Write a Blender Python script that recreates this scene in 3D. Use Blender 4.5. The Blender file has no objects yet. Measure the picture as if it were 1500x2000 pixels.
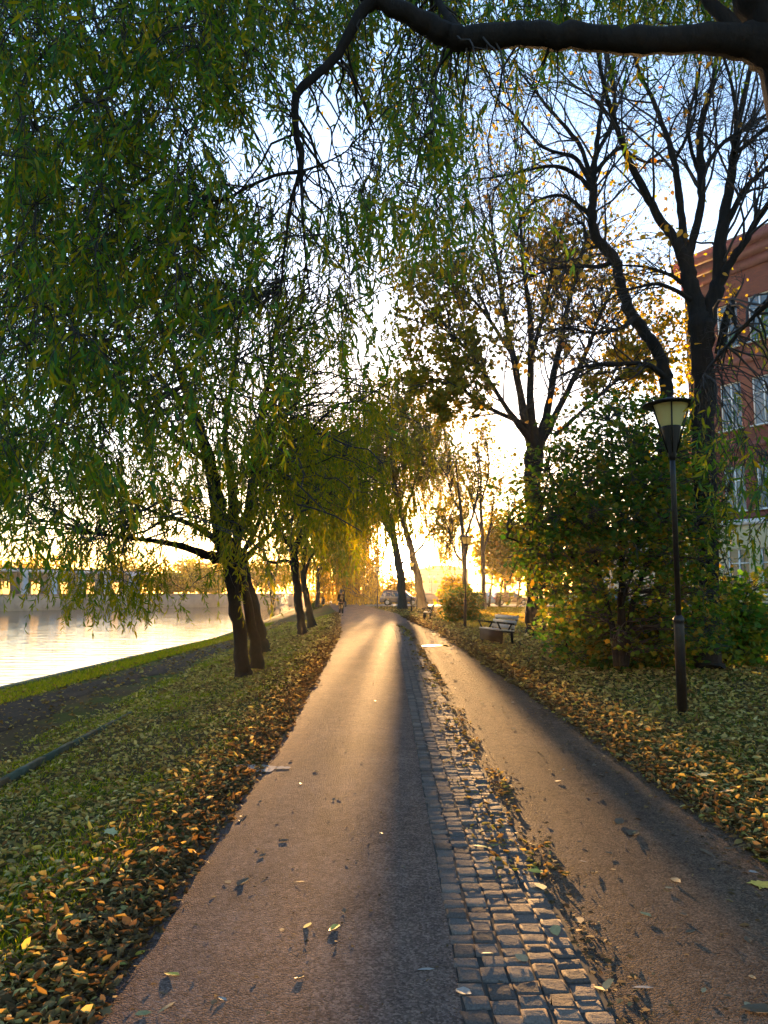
import bpy, math, random
import numpy as np
from mathutils import Vector, Matrix

rng = np.random.default_rng(7)
random.seed(7)
sc = bpy.context.scene
COL = sc.collection

# ------------------------------------------------------------------ camera
F = 1500.0                       # focal length in photo pixels (photo is 1500 x 2000)
HOR = 1157.0                     # horizon row
CH = 1.5                         # camera height
TH = math.atan((HOR - 1000) / F)
cam_d = bpy.data.cameras.new('camera')
cam = bpy.data.objects.new('camera', cam_d)
COL.objects.link(cam)
cam.location = (0, 0, CH)
cam.rotation_euler = (math.pi / 2 + TH, 0, 0)
cam_d.sensor_fit = 'VERTICAL'
cam_d.sensor_height = 36
cam_d.lens = 36 * F / 2000
cam_d.clip_end = 3000
cam_d.clip_start = 0.05
sc.camera = cam

def ray(px, py):
    px = np.asarray(px, float); py = np.asarray(py, float)
    u = (px - 750) / F; v = (1000 - py) / F
    return np.stack([u, math.cos(TH) - v * math.sin(TH), math.sin(TH) + v * math.cos(TH)], -1)

def at(px, py, Y):
    d = ray(px, py)
    return np.array([0, 0, CH]) + d * (np.asarray(Y, float) / d[..., 1])[..., None]

# ------------------------------------------------------------------ light
sd = ray(777, 1073); sd = sd / np.linalg.norm(sd)
SUN_EL = math.asin(sd[2]); SUN_AZ = math.atan2(sd[0], sd[1])
w = bpy.data.worlds.new('World'); sc.world = w
w.use_nodes = True
nt = w.node_tree
bg = nt.nodes['Background']
sky = nt.nodes.new('ShaderNodeTexSky')
sky.sky_type = 'NISHITA'; sky.sun_disc = False
sky.sun_elevation = SUN_EL; sky.sun_rotation = SUN_AZ
sky.air_density = 1.0; sky.dust_density = .75; sky.ozone_density = 2.6
tint = nt.nodes.new('ShaderNodeMix'); tint.data_type = 'RGBA'; tint.blend_type = 'MULTIPLY'; tint.inputs[0].default_value = 1
tint.inputs[7].default_value = (1.06, .98, .97, 1)          # faint lavender of the evening air
nt.links.new(sky.outputs[0], tint.inputs[6]); nt.links.new(tint.outputs[2], bg.inputs[0])
bg.inputs[1].default_value = 0.15
# the glare of the low sun in the thin cloud round it: a second, narrow part of the sky
tc = nt.nodes.new('ShaderNodeTexCoord')
dot = nt.nodes.new('ShaderNodeVectorMath'); dot.operation = 'DOT_PRODUCT'
dot.inputs[1].default_value = tuple(sd)
nt.links.new(tc.outputs['Generated'], dot.inputs[0])
pw = nt.nodes.new('ShaderNodeMath'); pw.operation = 'POWER'; pw.use_clamp = True
nt.links.new(dot.outputs['Value'], pw.inputs[0]); pw.inputs[1].default_value = 2500
bg2 = nt.nodes.new('ShaderNodeBackground'); bg2.inputs[0].default_value = (1, .82, .45, 1)
ml = nt.nodes.new('ShaderNodeMath'); ml.operation = 'MULTIPLY'; ml.inputs[1].default_value = 14.0
nt.links.new(pw.outputs[0], ml.inputs[0]); nt.links.new(ml.outputs[0], bg2.inputs[1])
adds = nt.nodes.new('ShaderNodeAddShader')
nt.links.new(bg.outputs[0], adds.inputs[0]); nt.links.new(bg2.outputs[0], adds.inputs[1])
nt.links.new(adds.outputs[0], nt.nodes['World Output'].inputs[0])

sun_d = bpy.data.lights.new('sun', 'SUN'); sun_d.energy = 3.6; sun_d.angle = math.radians(0.5)
sun_d.color = (1, .56, .21)
sun = bpy.data.objects.new('sun', sun_d); COL.objects.link(sun)
sun.rotation_euler = Vector(tuple(-sd)).to_track_quat('-Z', 'Y').to_euler()
sun.location = (0, 0, 50)

sc.view_settings.view_transform = 'Standard'; sc.view_settings.look = 'None'
sc.view_settings.gamma = 1; sc.view_settings.exposure = 3.2
cy = sc.cycles
cy.max_bounces = 6; cy.diffuse_bounces = 3; cy.glossy_bounces = 3; cy.transmission_bounces = 5
cy.volume_bounces = 0; cy.transparent_max_bounces = 8
cy.caustics_reflective = False; cy.caustics_refractive = False
cy.sample_clamp_indirect = 4; cy.sample_clamp_direct = 0
cy.use_denoising = True

# ------------------------------------------------------------------ ground shape
PL = ([-40, 0, 8, 16, 29, 40, 58, 75, 90, 110, 140, 200, 900], [-1.1, -1.1, -1.1, -1.3, -1.75, -2.4, -3.4, -5, -6.3, -8.3, -9.5, -9.5, -9.5])
PR = ([-40, 0, 8, 22, 30, 40, 58, 75, 90, 110, 140, 200, 900], [2.25, 2.25, 2.2, 2.2, 2.1, 1.6, 1.0, -.75, -2.1, -4.5, -6, -6, -6])
BX = ([-60, 0, 19, 41, 84, 110, 140, 200, 900], [-10, -10, -9.5, -8.8, -11.3, -12.8, -13.5, -13.5, -13.5])
FX = ([-60, 0, 80, 116, 150, 161, 200, 900], [-150, -130, -82, -58, -33, -24, -21, -21])
WATER = -1.3
def pl(y): return np.interp(y, *PL)
def pr(y): return np.interp(y, *PR)
def bx(y): return np.interp(y, *BX)
def fx(y): return np.interp(y, *FX)
SF = ([0, .05, .38, .42, .75, 1], [0, -.03, -.55, -.66, -.76, -.92])
def gz(x, y):
    x = np.asarray(x, float); y = np.asarray(y, float)
    base = np.interp(y, [0, 30, 55, 75, 100], [0, 0, -.1, -.05, .05])
    L = pl(y); B = bx(y); f = np.clip((L - x) / (L - B), 0, 1)
    s = np.interp(f, *SF)
    z = base + s
    z = np.where(x < B, -3.6, z)
    z = np.where(x < fx(y), 1.0, z)
    z = z + np.where(x > pr(y) + .3, .03 * np.sin(x * .9) * np.sin(y * .7 + 1) * np.clip((x - pr(y) - .3), 0, 1), 0)
    return z

def gp(px, py):
    """ground point seen at a photo pixel"""
    d = ray(px, py)
    t = 1.5
    for _ in range(60000):
        p = np.array([0, 0, CH]) + d * t
        if p[2] <= gz(p[0], p[1]): break
        t += .02
    return p

# ------------------------------------------------------------------ mesh helpers
def mesh_np(name, V, Fs):
    V = np.ascontiguousarray(V, np.float32).reshape(-1, 3)
    me = bpy.data.meshes.new(name)
    Fs = [np.asarray(f, np.int32) for f in Fs if len(f)]
    me.vertices.add(len(V)); me.vertices.foreach_set('co', V.ravel())
    loops = np.concatenate([f.ravel() for f in Fs])
    tot = np.concatenate([np.full(len(f), f.shape[1], np.int32) for f in Fs])
    st = np.concatenate([[0], np.cumsum(tot)[:-1]]).astype(np.int32)
    me.loops.add(len(loops)); me.loops.foreach_set('vertex_index', loops)
    me.polygons.add(len(tot)); me.polygons.foreach_set('loop_start', st)
    me.update(calc_edges=True)
    return me

class MB:
    def __init__(s): s.V = []; s.F = {}; s.n = 0
    def add(s, V, F):
        V = np.asarray(V, float).reshape(-1, 3)
        if isinstance(F, np.ndarray): s.F.setdefault(F.shape[-1], []).append(F.reshape(-1, F.shape[-1]) + s.n)
        else:
            for f in F: s.F.setdefault(len(f), []).append(np.array([f]) + s.n)
        s.V.append(V); s.n += len(V); return s
    def box(s, c, d, rz=0, rx=0, taper=1.0):
        x, y, z = np.array(d) / 2
        v = np.array([[-x, -y, -z], [x, -y, -z], [x, y, -z], [-x, y, -z], [-x * taper, -y * taper, z], [x * taper, -y * taper, z], [x * taper, y * taper, z], [-x * taper, y * taper, z]])
        R = np.array(Matrix.Rotation(rz, 3, 'Z') @ Matrix.Rotation(rx, 3, 'X'))
        return s.add(v @ R.T + np.array(c), [(0, 3, 2, 1), (4, 5, 6, 7), (0, 1, 5, 4), (1, 2, 6, 5), (2, 3, 7, 6), (3, 0, 4, 7)])
    def bar(s, a, b, w, h=None):
        a = np.array(a, float); b = np.array(b, float); h = h or w
        t = b - a; t /= np.linalg.norm(t)
        ref = np.array([0, 0, 1.]) if abs(t[2]) < .9 else np.array([1., 0, 0])
        u = np.cross(ref, t); u /= np.linalg.norm(u); v = np.cross(t, u)
        q = [(-1, -1), (1, -1), (1, 1), (-1, 1)]
        V = [a + u * i * w / 2 + v * j * h / 2 for i, j in q] + [b + u * i * w / 2 + v * j * h / 2 for i, j in q]
        return s.add(V, [(0, 3, 2, 1), (4, 5, 6, 7), (0, 1, 5, 4), (1, 2, 6, 5), (2, 3, 7, 6), (3, 0, 4, 7)])
    def lathe(s, prof, n=20, c=(0, 0, 0), axis='z', cap=True):
        prof = np.array(prof, float); k = len(prof)
        a = np.arange(n) * 2 * math.pi / n
        V = np.zeros((k, n, 3))
        V[..., 0] = prof[:, :1] * np.cos(a); V[..., 1] = prof[:, :1] * np.sin(a); V[..., 2] = prof[:, 1:2]
        if axis == 'y': V = V[..., [0, 2, 1]]
        if axis == 'x': V = V[..., [2, 0, 1]]
        i = np.arange(k - 1)[:, None]; j = np.arange(n)[None]
        Fq = np.stack([i * n + j, i * n + (j + 1) % n, (i + 1) * n + (j + 1) % n, (i + 1) * n + j], -1)
        o = s.n
        s.add(V + np.array(c), Fq)
        if cap:
            s.F.setdefault(n, []).append(np.array([np.arange(n)[::-1] + o])); s.F[n].append(np.array([np.arange(n) + o + (k - 1) * n]))
        return s
    def tubes(s, P, R, S=5):
        V, Fq = tubes(P, R, S); return s.add(V, Fq)
    def prism(s, poly, y0, y1):
        """polygon in x-z pushed along y"""
        n = len(poly); p = np.array(poly, float)
        a = np.stack([p[:, 0], np.full(n, y0), p[:, 1]], -1); b = a.copy(); b[:, 1] = y1
        f = [tuple(range(n)), tuple(range(2 * n - 1, n - 1, -1))] + [((i + 1) % n, i, n + i, n + (i + 1) % n) for i in range(n)]
        return s.add(np.concatenate([a, b]), f)
    def build(s, name, mat, parent=None, smooth=False, loc=None):
        me = mesh_np(name, np.concatenate(s.V), [np.concatenate(v) for v in s.F.values()])
        return link(name, me, mat, parent, smooth, loc)

def link(name, me, mat, parent=None, smooth=False, loc=None):
    if mat: me.materials.append(mat)
    if smooth: me.shade_smooth()
    o = bpy.data.objects.new(name, me); COL.objects.link(o)
    if parent: o.parent = parent
    if loc is not None: o.location = tuple(loc)
    return o

def tubes(P, R, S=5):
    P = np.asarray(P, float); R = np.asarray(R, float)
    N, K, _ = P.shape
    T = np.gradient(P, axis=1); T /= np.linalg.norm(T, axis=2, keepdims=True) + 1e-9
    mt = np.abs(T.mean(1)); ref = np.eye(3)[np.argmin(mt, 1)][:, None, :]
    U = np.cross(np.broadcast_to(ref, T.shape), T); U /= np.linalg.norm(U, axis=2, keepdims=True) + 1e-9
    W = np.cross(T, U)
    a = np.arange(S) * 2 * math.pi / S
    V = P[:, :, None] + R[:, :, None, None] * (U[:, :, None] * np.cos(a)[:, None] + W[:, :, None] * np.sin(a)[:, None])
    n = np.arange(N)[:, None, None] * K * S; k = np.arange(K - 1)[None, :, None] * S; j = np.arange(S)[None, None]
    j2 = (j + 1) % S
    Fq = np.stack([n + k + j, n + k + j2, n + k + S + j2, n + k + S + j], -1).reshape(-1, 4)
    return V.reshape(-1, 3), Fq

def thing(name, label, cat, loc=(0, 0, 0), rz=0, group=None):
    o = bpy.data.objects.new(name, None); COL.objects.link(o)
    o.empty_display_size = .2
    o.location = tuple(loc); o.rotation_euler = (0, 0, rz)
    return tag(o, label, cat, group)
def tag(o, label=None, cat=None, group=None, kind=None):
    if label: o['label'] = label
    if cat: o['category'] = cat
    if group: o['group'] = group
    if kind: o['kind'] = kind
    return o
def copy_tree(o, parent=None):
    c = o.copy(); COL.objects.link(c)
    if parent: c.parent = parent
    for ch in list(o.children): copy_tree(ch, c)
    return c

# ------------------------------------------------------------------ materials
def nmat(name):
    m = bpy.data.materials.new(name); m.use_nodes = True
    return m, m.node_tree.nodes, m.node_tree.links, m.node_tree.nodes['Principled BSDF']
def ramp(n, stops, interp='LINEAR'):
    r = n.new('ShaderNodeValToRGB'); r.color_ramp.interpolation = interp
    e = r.color_ramp.elements
    while len(e) < len(stops): e.new(.5)
    for q, (p, c) in zip(e, stops): q.position = p; q.color = (*c, 1)
    return r
def noise(n, l, scale, detail=4, vec=None, rough=.6):
    t = n.new('ShaderNodeTexNoise'); t.inputs['Scale'].default_value = scale; t.inputs['Detail'].default_value = detail
    t.inputs['Roughness'].default_value = rough
    if vec is not None: l.new(vec, t.inputs['Vector'])
    return t
def wpos(n):
    return n.new('ShaderNodeNewGeometry').outputs['Position']
def simple(name, col, rough=.6, metal=0, var=.25, scale=8, bump=.0, spec=.5):
    m, n, l, p = nmat(name)
    tcn = n.new('ShaderNodeTexCoord')
    t = noise(n, l, scale, 5, tcn.outputs['Object'])
    a = tuple(c * (1 - var) for c in col); b = tuple(min(1, c * (1 + var)) for c in col)
    r = ramp(n, [(.3, a), (.7, b)]); l.new(t.outputs[0], r.inputs[0]); l.new(r.outputs[0], p.inputs['Base Color'])
    p.inputs['Roughness'].default_value = rough; p.inputs['Metallic'].default_value = metal
    p.inputs['Specular IOR Level'].default_value = spec
    if bump:
        b_ = n.new('ShaderNodeBump'); b_.inputs['Strength'].default_value = bump; b_.inputs['Distance'].default_value = .02
        l.new(t.outputs[0], b_.inputs['Height']); l.new(b_.outputs[0], p.inputs['Normal'])
    return m
def leaf_mat(name, cols, trans=.45, rough=.5, spec=.3, tboost=1.6, yellow=.25):
    m, n, l, p = nmat(name)
    g = n.new('ShaderNodeNewGeometry')
    k = len(cols); r = ramp(n, [(i / (k - 1), c) for i, c in enumerate(cols)])
    l.new(g.outputs['Random Per Island'], r.inputs[0])
    l.new(r.outputs[0], p.inputs['Base Color'])
    p.inputs['Roughness'].default_value = rough; p.inputs['Specular IOR Level'].default_value = spec
    tr = n.new('ShaderNodeBsdfTranslucent')
    mx = n.new('ShaderNodeMix'); mx.data_type = 'RGBA'; mx.blend_type = 'MULTIPLY'; mx.inputs[0].default_value = 1
    l.new(r.outputs[0], mx.inputs[6]); mx.inputs[7].default_value = (tboost * (1 + yellow), tboost, tboost * (1 - yellow * 2), 1)
    l.new(mx.outputs[2], tr.inputs[0])
    ms = n.new('ShaderNodeMixShader'); ms.inputs[0].default_value = trans
    l.new(p.outputs[0], ms.inputs[1]); l.new(tr.outputs[0], ms.inputs[2])
    l.new(ms.outputs[0], n['Material Output'].inputs[0])
    return m
def bark_mat(name, a, b, scale=6):
    m, n, l, p = nmat(name)
    tcn = n.new('ShaderNodeTexCoord'); mp = n.new('ShaderNodeMapping'); mp.inputs['Scale'].default_value = (1, 1, .18)
    l.new(tcn.outputs['Object'], mp.inputs[0])
    t = noise(n, l, scale * 3, 6, mp.outputs[0], .7)
    r = ramp(n, [(.35, a), (.65, b)]); l.new(t.outputs[0], r.inputs[0]); l.new(r.outputs[0], p.inputs['Base Color'])
    b_ = n.new('ShaderNodeBump'); b_.inputs['Strength'].default_value = .8; b_.inputs['Distance'].default_value = .04
    l.new(t.outputs[0], b_.inputs['Height']); l.new(b_.outputs[0], p.inputs['Normal'])
    p.inputs['Roughness'].default_value = .9; p.inputs['Specular IOR Level'].default_value = .2
    return m

M = {}
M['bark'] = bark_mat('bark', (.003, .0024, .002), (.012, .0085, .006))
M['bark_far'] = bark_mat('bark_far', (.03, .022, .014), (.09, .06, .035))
M['twig'] = simple('twig', (.013, .010, .008), .85, var=.3)
M['willow_near'] = leaf_mat('willow_near', [(.03, .10, .025), (.06, .15, .006), (.13, .175, .004), (.075, .15, .004), (.02, .085, .032), (.19, .185, .004), (.3, .22, .004)], .5, .55, .15, 1.8, .2)
M['willow_mid'] = leaf_mat('willow_mid', [(.04, .09, .004), (.10, .14, .003), (.17, .16, .003), (.08, .12, .003), (.25, .2, .003)], .58, .6, .1, 1.9)
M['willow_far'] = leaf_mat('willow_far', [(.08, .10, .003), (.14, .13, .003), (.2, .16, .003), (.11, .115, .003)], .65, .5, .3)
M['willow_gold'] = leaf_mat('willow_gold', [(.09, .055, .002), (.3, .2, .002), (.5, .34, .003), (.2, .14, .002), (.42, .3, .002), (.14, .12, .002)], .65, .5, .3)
M['maple'] = leaf_mat('maple', [(.014, .06, .006), (.025, .08, .006), (.055, .10, .006), (.025, .07, .006), (.10, .11, .006), (.17, .12, .006)], .55, .55, .15, 1.8)
M['sapling'] = leaf_mat('sapling', [(.03, .12, .012), (.05, .15, .012), (.08, .14, .01), (.18, .17, .01), (.03, .10, .018)], .55, .5, .2, 1.7)
M['linden'] = leaf_mat('linden', [(.09, .12, .005), (.16, .16, .005), (.24, .2, .006), (.11, .13, .005), (.3, .18, .006)], .62, .5, .3)
M['amber'] = leaf_mat('amber', [(.4, .22, .02), (.5, .3, .03), (.42, .17, .015)], .6, .5, .3)
M['litter'] = leaf_mat('litter', [(.06, .035, .012), (.15, .095, .028), (.26, .175, .055), (.09, .05, .016), (.36, .28, .085), (.2, .125, .03), (.46, .37, .13), (.12, .06, .022), (.3, .21, .08), (.2, .2, .035), (.10, .062, .026)], .25, .7, .06, 1.4)
M['litter_dark'] = leaf_mat('litter_dark', [(.04, .024, .01), (.08, .045, .018), (.13, .08, .032), (.05, .03, .012), (.22, .15, .065), (.12, .055, .018), (.09, .055, .024)], .18, .75, .04, 1.3)
M['litter_gold'] = leaf_mat('litter_gold', [(.3, .2, .03), (.42, .3, .04), (.25, .17, .03), (.5, .36, .05)], .45, .5, .3)  # yellow leaves, with the glow of the backlight put into their colour
M['litter_pale'] = leaf_mat('litter_pale', [(.36, .28, .10), (.5, .42, .16), (.42, .36, .08), (.3, .26, .08), (.55, .47, .22)], .3, .7, .05, 1.3)
M['grass'] = leaf_mat('grass', [(.09, .14, .005), (.17, .21, .005), (.27, .25, .008), (.14, .16, .006)], .52, .7, .03, 1.5, .15)
M['backlit_grass'] = leaf_mat('backlit_grass', [(.2, .18, .004), (.32, .25, .004), (.26, .22, .006)], .6, .6, .1, 1.7, .15)  # lit copy of the grass: yellow of the backlight put into its colour
for k, c in dict(leaf_yellow=(.55, .40, .05), leaf_pale=(.46, .4, .17), leaf_tan=(.32, .21, .09), leaf_brown=(.10, .055, .02), leaf_grey=(.28, .24, .2), leaf_olive=(.28, .22, .08)).items():
    m, n, l, p = nmat(k)
    tcn = n.new('ShaderNodeTexCoord'); t = noise(n, l, 60, 4, tcn.outputs['Object'])
    r = ramp(n, [(.3, tuple(x * .65 for x in c)), (.65, c)]); l.new(t.outputs[0], r.inputs[0]); l.new(r.outputs[0], p.inputs['Base Color'])
    p.inputs['Roughness'].default_value = .5
    M[k] = m

# ground: soil and worn grass
m, n, l, p = nmat('ground_soil')
P_ = wpos(n)
t1 = noise(n, l, .55, 6, P_); t2 = noise(n, l, 14, 6, P_, .75)
r1 = ramp(n, [(.3, (.05, .034, .018)), (.5, (.075, .05, .024)), (.62, (.06, .07, .012)), (.8, (.075, .10, .012))])
add = n.new('ShaderNodeMath'); add.operation = 'MULTIPLY_ADD'; add.inputs[1].default_value = .35
l.new(t2.outputs[0], add.inputs[0]); l.new(t1.outputs[0], add.inputs[2])
sub = n.new('ShaderNodeMath'); sub.operation = 'SUBTRACT'; sub.inputs[1].default_value = .12; l.new(add.outputs[0], sub.inputs[0])
l.new(sub.outputs[0], r1.inputs[0]); l.new(r1.outputs[0], p.inputs['Base Color'])
b_ = n.new('ShaderNodeBump'); b_.inputs['Strength'].default_value = 1; b_.inputs['Distance'].default_value = .05
l.new(t2.outputs[0], b_.inputs['Height']); l.new(b_.outputs[0], p.inputs['Normal']); p.inputs['Roughness'].default_value = .95
p.inputs['Specular IOR Level'].default_value = .02
M['ground'] = m

def gravel(name, base, grain, rough=.5, spec=.5, bstr=.7, patch=None):
    m, n, l, p = nmat(name)
    P_ = wpos(n)
    v = n.new('ShaderNodeTexVoronoi'); v.inputs['Scale'].default_value = grain; l.new(P_, v.inputs['Vector'])
    t = noise(n, l, 1.1, 6, P_); t2 = noise(n, l, grain * .8, 5, P_, .7); t3 = noise(n, l, 9, 5, P_, .7)
    hs = n.new('ShaderNodeSeparateColor'); l.new(v.outputs['Color'], hs.inputs[0])
    rr = ramp(n, [(0, tuple(c * .3 for c in base)), (.5, tuple(c * .95 for c in base)), (.8, tuple(c * 1.6 for c in base)), (1, tuple(min(.6, c * 3 + .03) for c in base))])
    mxv = n.new('ShaderNodeMath'); mxv.operation = 'MULTIPLY_ADD'; mxv.inputs[1].default_value = .6
    l.new(hs.outputs[0], mxv.inputs[0])
    sm = n.new('ShaderNodeMath'); sm.operation = 'MULTIPLY_ADD'; sm.inputs[1].default_value = .5; sm.inputs[2].default_value = -.08
    l.new(t.outputs[0], sm.inputs[0]); l.new(sm.outputs[0], mxv.inputs[2])
    l.new(mxv.outputs[0], rr.inputs[0])
    mc = n.new('ShaderNodeMix'); mc.data_type = 'RGBA'; mc.blend_type = 'MULTIPLY'; mc.inputs[0].default_value = .8
    rp = ramp(n, [(.3, (.55, .55, .6)), (.6, (1, 1, 1))]); l.new(t3.outputs[0], rp.inputs[0])
    l.new(rr.outputs[0], mc.inputs[6]); l.new(rp.outputs[0], mc.inputs[7])
    mpv = n.new('ShaderNodeMapping'); mpv.inputs['Scale'].default_value = (2.6, .22, 1); l.new(P_, mpv.inputs[0])
    t4 = noise(n, l, 1.0, 5, mpv.outputs[0], .65); rq = ramp(n, [(.32, (.72, .76, .84)), (.5, (1, 1, 1)), (.68, (1.22, 1.1, .98))]); l.new(t4.outputs[0], rq.inputs[0])
    md = n.new('ShaderNodeMix'); md.data_type = 'RGBA'; md.blend_type = 'MULTIPLY'; md.inputs[0].default_value = 1
    l.new(mc.outputs[2], md.inputs[6]); l.new(rq.outputs[0], md.inputs[7]); mc = md
    l.new(mc.outputs[2], p.inputs['Base Color'])
    b1 = n.new('ShaderNodeBump'); b1.inputs['Strength'].default_value = bstr; b1.inputs['Distance'].default_value = .009
    ad = n.new('ShaderNodeMath'); ad.operation = 'SUBTRACT'; l.new(t2.outputs[0], ad.inputs[0]); l.new(v.outputs['Distance'], ad.inputs[1])
    l.new(ad.outputs[0], b1.inputs['Height']); l.new(b1.outputs[0], p.inputs['Normal'])
    p.inputs['Roughness'].default_value = rough; p.inputs['Specular IOR Level'].default_value = spec
    return m
M['path'] = gravel('path_gravel', (.19, .122, .092), 115, .9, .015, 1.0)
M['sand'] = gravel('sandy_gravel', (.14, .09, .06), 120, .9, .015, 1.0)
M['dirt'] = gravel('dirt_track', (.045, .032, .022), 60, .9, .02)
M['asphalt'] = gravel('asphalt', (.05, .048, .045), 80, .6, .4)
m, n, l, p = nmat('sett_stone')
g = n.new('ShaderNodeNewGeometry'); tcn = n.new('ShaderNodeTexCoord')
r = ramp(n, [(0, (.09, .068, .055)), (.4, (.15, .112, .09)), (.7, (.11, .092, .08)), (1, (.2, .15, .115))]); l.new(g.outputs['Random Per Island'], r.inputs[0])
t = noise(n, l, 130, 5, g.outputs['Position'], .7); t2 = noise(n, l, 30, 5, g.outputs['Position'], .7)
rp = ramp(n, [(.3, (.5, .5, .5)), (.65, (1.15, 1.1, 1.1))]); l.new(t.outputs[0], rp.inputs[0])
mc = n.new('ShaderNodeMix'); mc.data_type = 'RGBA'; mc.blend_type = 'MULTIPLY'; mc.inputs[0].default_value = 1
l.new(r.outputs[0], mc.inputs[6]); l.new(rp.outputs[0], mc.inputs[7]); l.new(mc.outputs[2], p.inputs['Base Color'])
b_ = n.new('ShaderNodeBump'); b_.inputs['Strength'].default_value = .8; b_.inputs['Distance'].default_value = .012
l.new(t2.outputs[0], b_.inputs['Height']); l.new(b_.outputs[0], p.inputs['Normal'])
p.inputs['Roughness'].default_value = .85
p.inputs['Specular IOR Level'].default_value = .1
M['sett'] = m
M['joint'] = simple('joint_soil', (.03, .023, .016), .95, var=.4, scale=40)
# water
m, n, l, p = nmat('river_water')
P_ = wpos(n); mp = n.new('ShaderNodeMapping'); mp.inputs['Scale'].default_value = (.3, 1.9, 1); l.new(P_, mp.inputs[0])
t = noise(n, l, 1.0, 3, mp.outputs[0], .5)
b_ = n.new('ShaderNodeBump'); b_.inputs['Strength'].default_value = .27; b_.inputs['Distance'].default_value = .12
l.new(t.outputs[0], b_.inputs['Height']); l.new(b_.outputs[0], p.inputs['Normal'])
p.inputs['Base Color'].default_value = (.03, .035, .03, 1); p.inputs['Roughness'].default_value = .04; p.inputs['IOR'].default_value = 1.33
p.inputs['Specular IOR Level'].default_value = .1
M['water'] = m
M['puddle'] = simple('puddle_film', (.16, .12, .09), .08, var=.1)
M['stone'] = simple('quay_stone', (.36, .23, .14), .8, var=.2, scale=.6, bump=.3)
M['kerb'] = simple('kerb_stone', (.07, .075, .05), .95, var=.4, scale=5, bump=.3, spec=.05)
M['black'] = simple('black_paint', (.006, .006, .007), .45, var=.3, spec=.3)
M['iron'] = simple('dark_iron', (.006, .005, .005), .7, var=.3, spec=.1)
M['slat'] = simple('pale_slat', (.26, .26, .25), .5, var=.12, scale=12)
m, n, l, p = nmat('lamp_glass')
p.inputs['Base Color'].default_value = (.8, .72, .36, 1); p.inputs['Roughness'].default_value = .25
tr = n.new('ShaderNodeBsdfTranslucent'); tr.inputs[0].default_value = (.95, .86, .42, 1)
ms = n.new('ShaderNodeMixShader'); ms.inputs[0].default_value = .6; l.new(p.outputs[0], ms.inputs[1]); l.new(tr.outputs[0], ms.inputs[2]); l.new(ms.outputs[0], n['Material Output'].inputs[0])
M['lamp_glass'] = m
def brick(name, c1, c2, mortar, sx=.25, sy=.075):
    m, n, l, p = nmat(name)
    tcn = n.new('ShaderNodeTexCoord')
    cx = n.new('ShaderNodeSeparateXYZ'); l.new(tcn.outputs['Object'], cx.inputs[0])
    cb = n.new('ShaderNodeCombineXYZ'); a_ = n.new('ShaderNodeMath'); a_.operation = 'ADD'
    l.new(cx.outputs[0], a_.inputs[0]); l.new(cx.outputs[1], a_.inputs[1]); l.new(a_.outputs[0], cb.inputs[0]); l.new(cx.outputs[2], cb.inputs[1])
    b = n.new('ShaderNodeTexBrick'); l.new(cb.outputs[0], b.inputs['Vector'])
    b.inputs['Color1'].default_value = (*c1, 1); b.inputs['Color2'].default_value = (*c2, 1); b.inputs['Mortar'].default_value = (*mortar, 1)
    b.inputs['Scale'].default_value = 1; b.inputs['Brick Width'].default_value = sx; b.inputs['Row Height'].default_value = sy; b.inputs['Mortar Size'].default_value = .008
    t = noise(n, l, .8, 5, tcn.outputs['Object']); rp = ramp(n, [(.3, (.65, .65, .65)), (.7, (1.1, 1.1, 1.1))]); l.new(t.outputs[0], rp.inputs[0])
    mc = n.new('ShaderNodeMix'); mc.data_type = 'RGBA'; mc.blend_type = 'MULTIPLY'; mc.inputs[0].default_value = 1
    l.new(b.outputs[0], mc.inputs[6]); l.new(rp.outputs[0], mc.inputs[7]); l.new(mc.outputs[2], p.inputs['Base Color']); p.inputs['Roughness'].default_value = .85
    return m
M['brick'] = brick('red_brick', (.24, .05, .03), (.17, .035, .024), (.12, .06, .045))
M['brick_trim'] = simple('brick_trim', (.15, .035, .03), .8, var=.2, scale=3)
M['cream'] = simple('cream_render', (.5, .41, .25), .85, var=.08, scale=1.5)
M['plinth'] = brick('plinth_stone', (.10, .11, .115), (.13, .14, .14), (.05, .05, .05), .6, .3)
M['white'] = simple('white_paint', (.7, .7, .68), .5, var=.06)
M['glass'] = simple('window_glass', (.06, .08, .1), .06, var=.3, scale=1.2, spec=1.0)
M['car_glass'] = simple('car_glass', (.02, .022, .025), .06, var=.1, spec=.8)
M['tyre'] = simple('tyre', (.012, .012, .012), .8)
M['rim'] = simple('rim', (.35, .34, .33), .35, .7, var=.1)
M['roof'] = simple('roof_sheet', (.16, .09, .05), .7, var=.2)
M['pink'] = simple('pink_render', (.42, .3, .24), .85, var=.1, scale=.5)
M['pale_col'] = simple('pale_column', (.42, .44, .46), .7, var=.12, scale=1)
M['grey_wall'] = simple('grey_wall', (.22, .2, .19), .85, var=.15, scale=1)
m, n, l, p = nmat('lit_window'); p.inputs['Base Color'].default_value = (.3, .2, .1, 1); p.inputs['Emission Color'].default_value = (1, .45, .1, 1); p.inputs['Emission Strength'].default_value = .5
M['lit'] = m
for k, c in dict(car_silver=(.15, .12, .11), car_maroon=(.06, .015, .015), car_blue=(.02, .09, .22), car_white=(.6, .62, .66), car_dark=(.02, .02, .024), car_teal=(.25, .34, .38)).items():
    M[k] = simple(k, c, .25, .3, var=.05, spec=.6)
M['red_light'] = simple('red_light', (.4, .02, .01), .3)
M['clear_light'] = simple('clear_light', (.7, .7, .7), .2)
M['coat'] = simple('coat', (.005, .003, .003), 1, var=.3, scale=20, spec=0)
M['trouser'] = simple('trouser', (.005, .004, .004), 1, var=.3, scale=20, spec=0)
M['skin'] = simple('skin', (.42, .24, .17), .6, var=.08, scale=20)
M['hair'] = simple('hair', (.025, .015, .01), .7, var=.4, scale=60)
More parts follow.
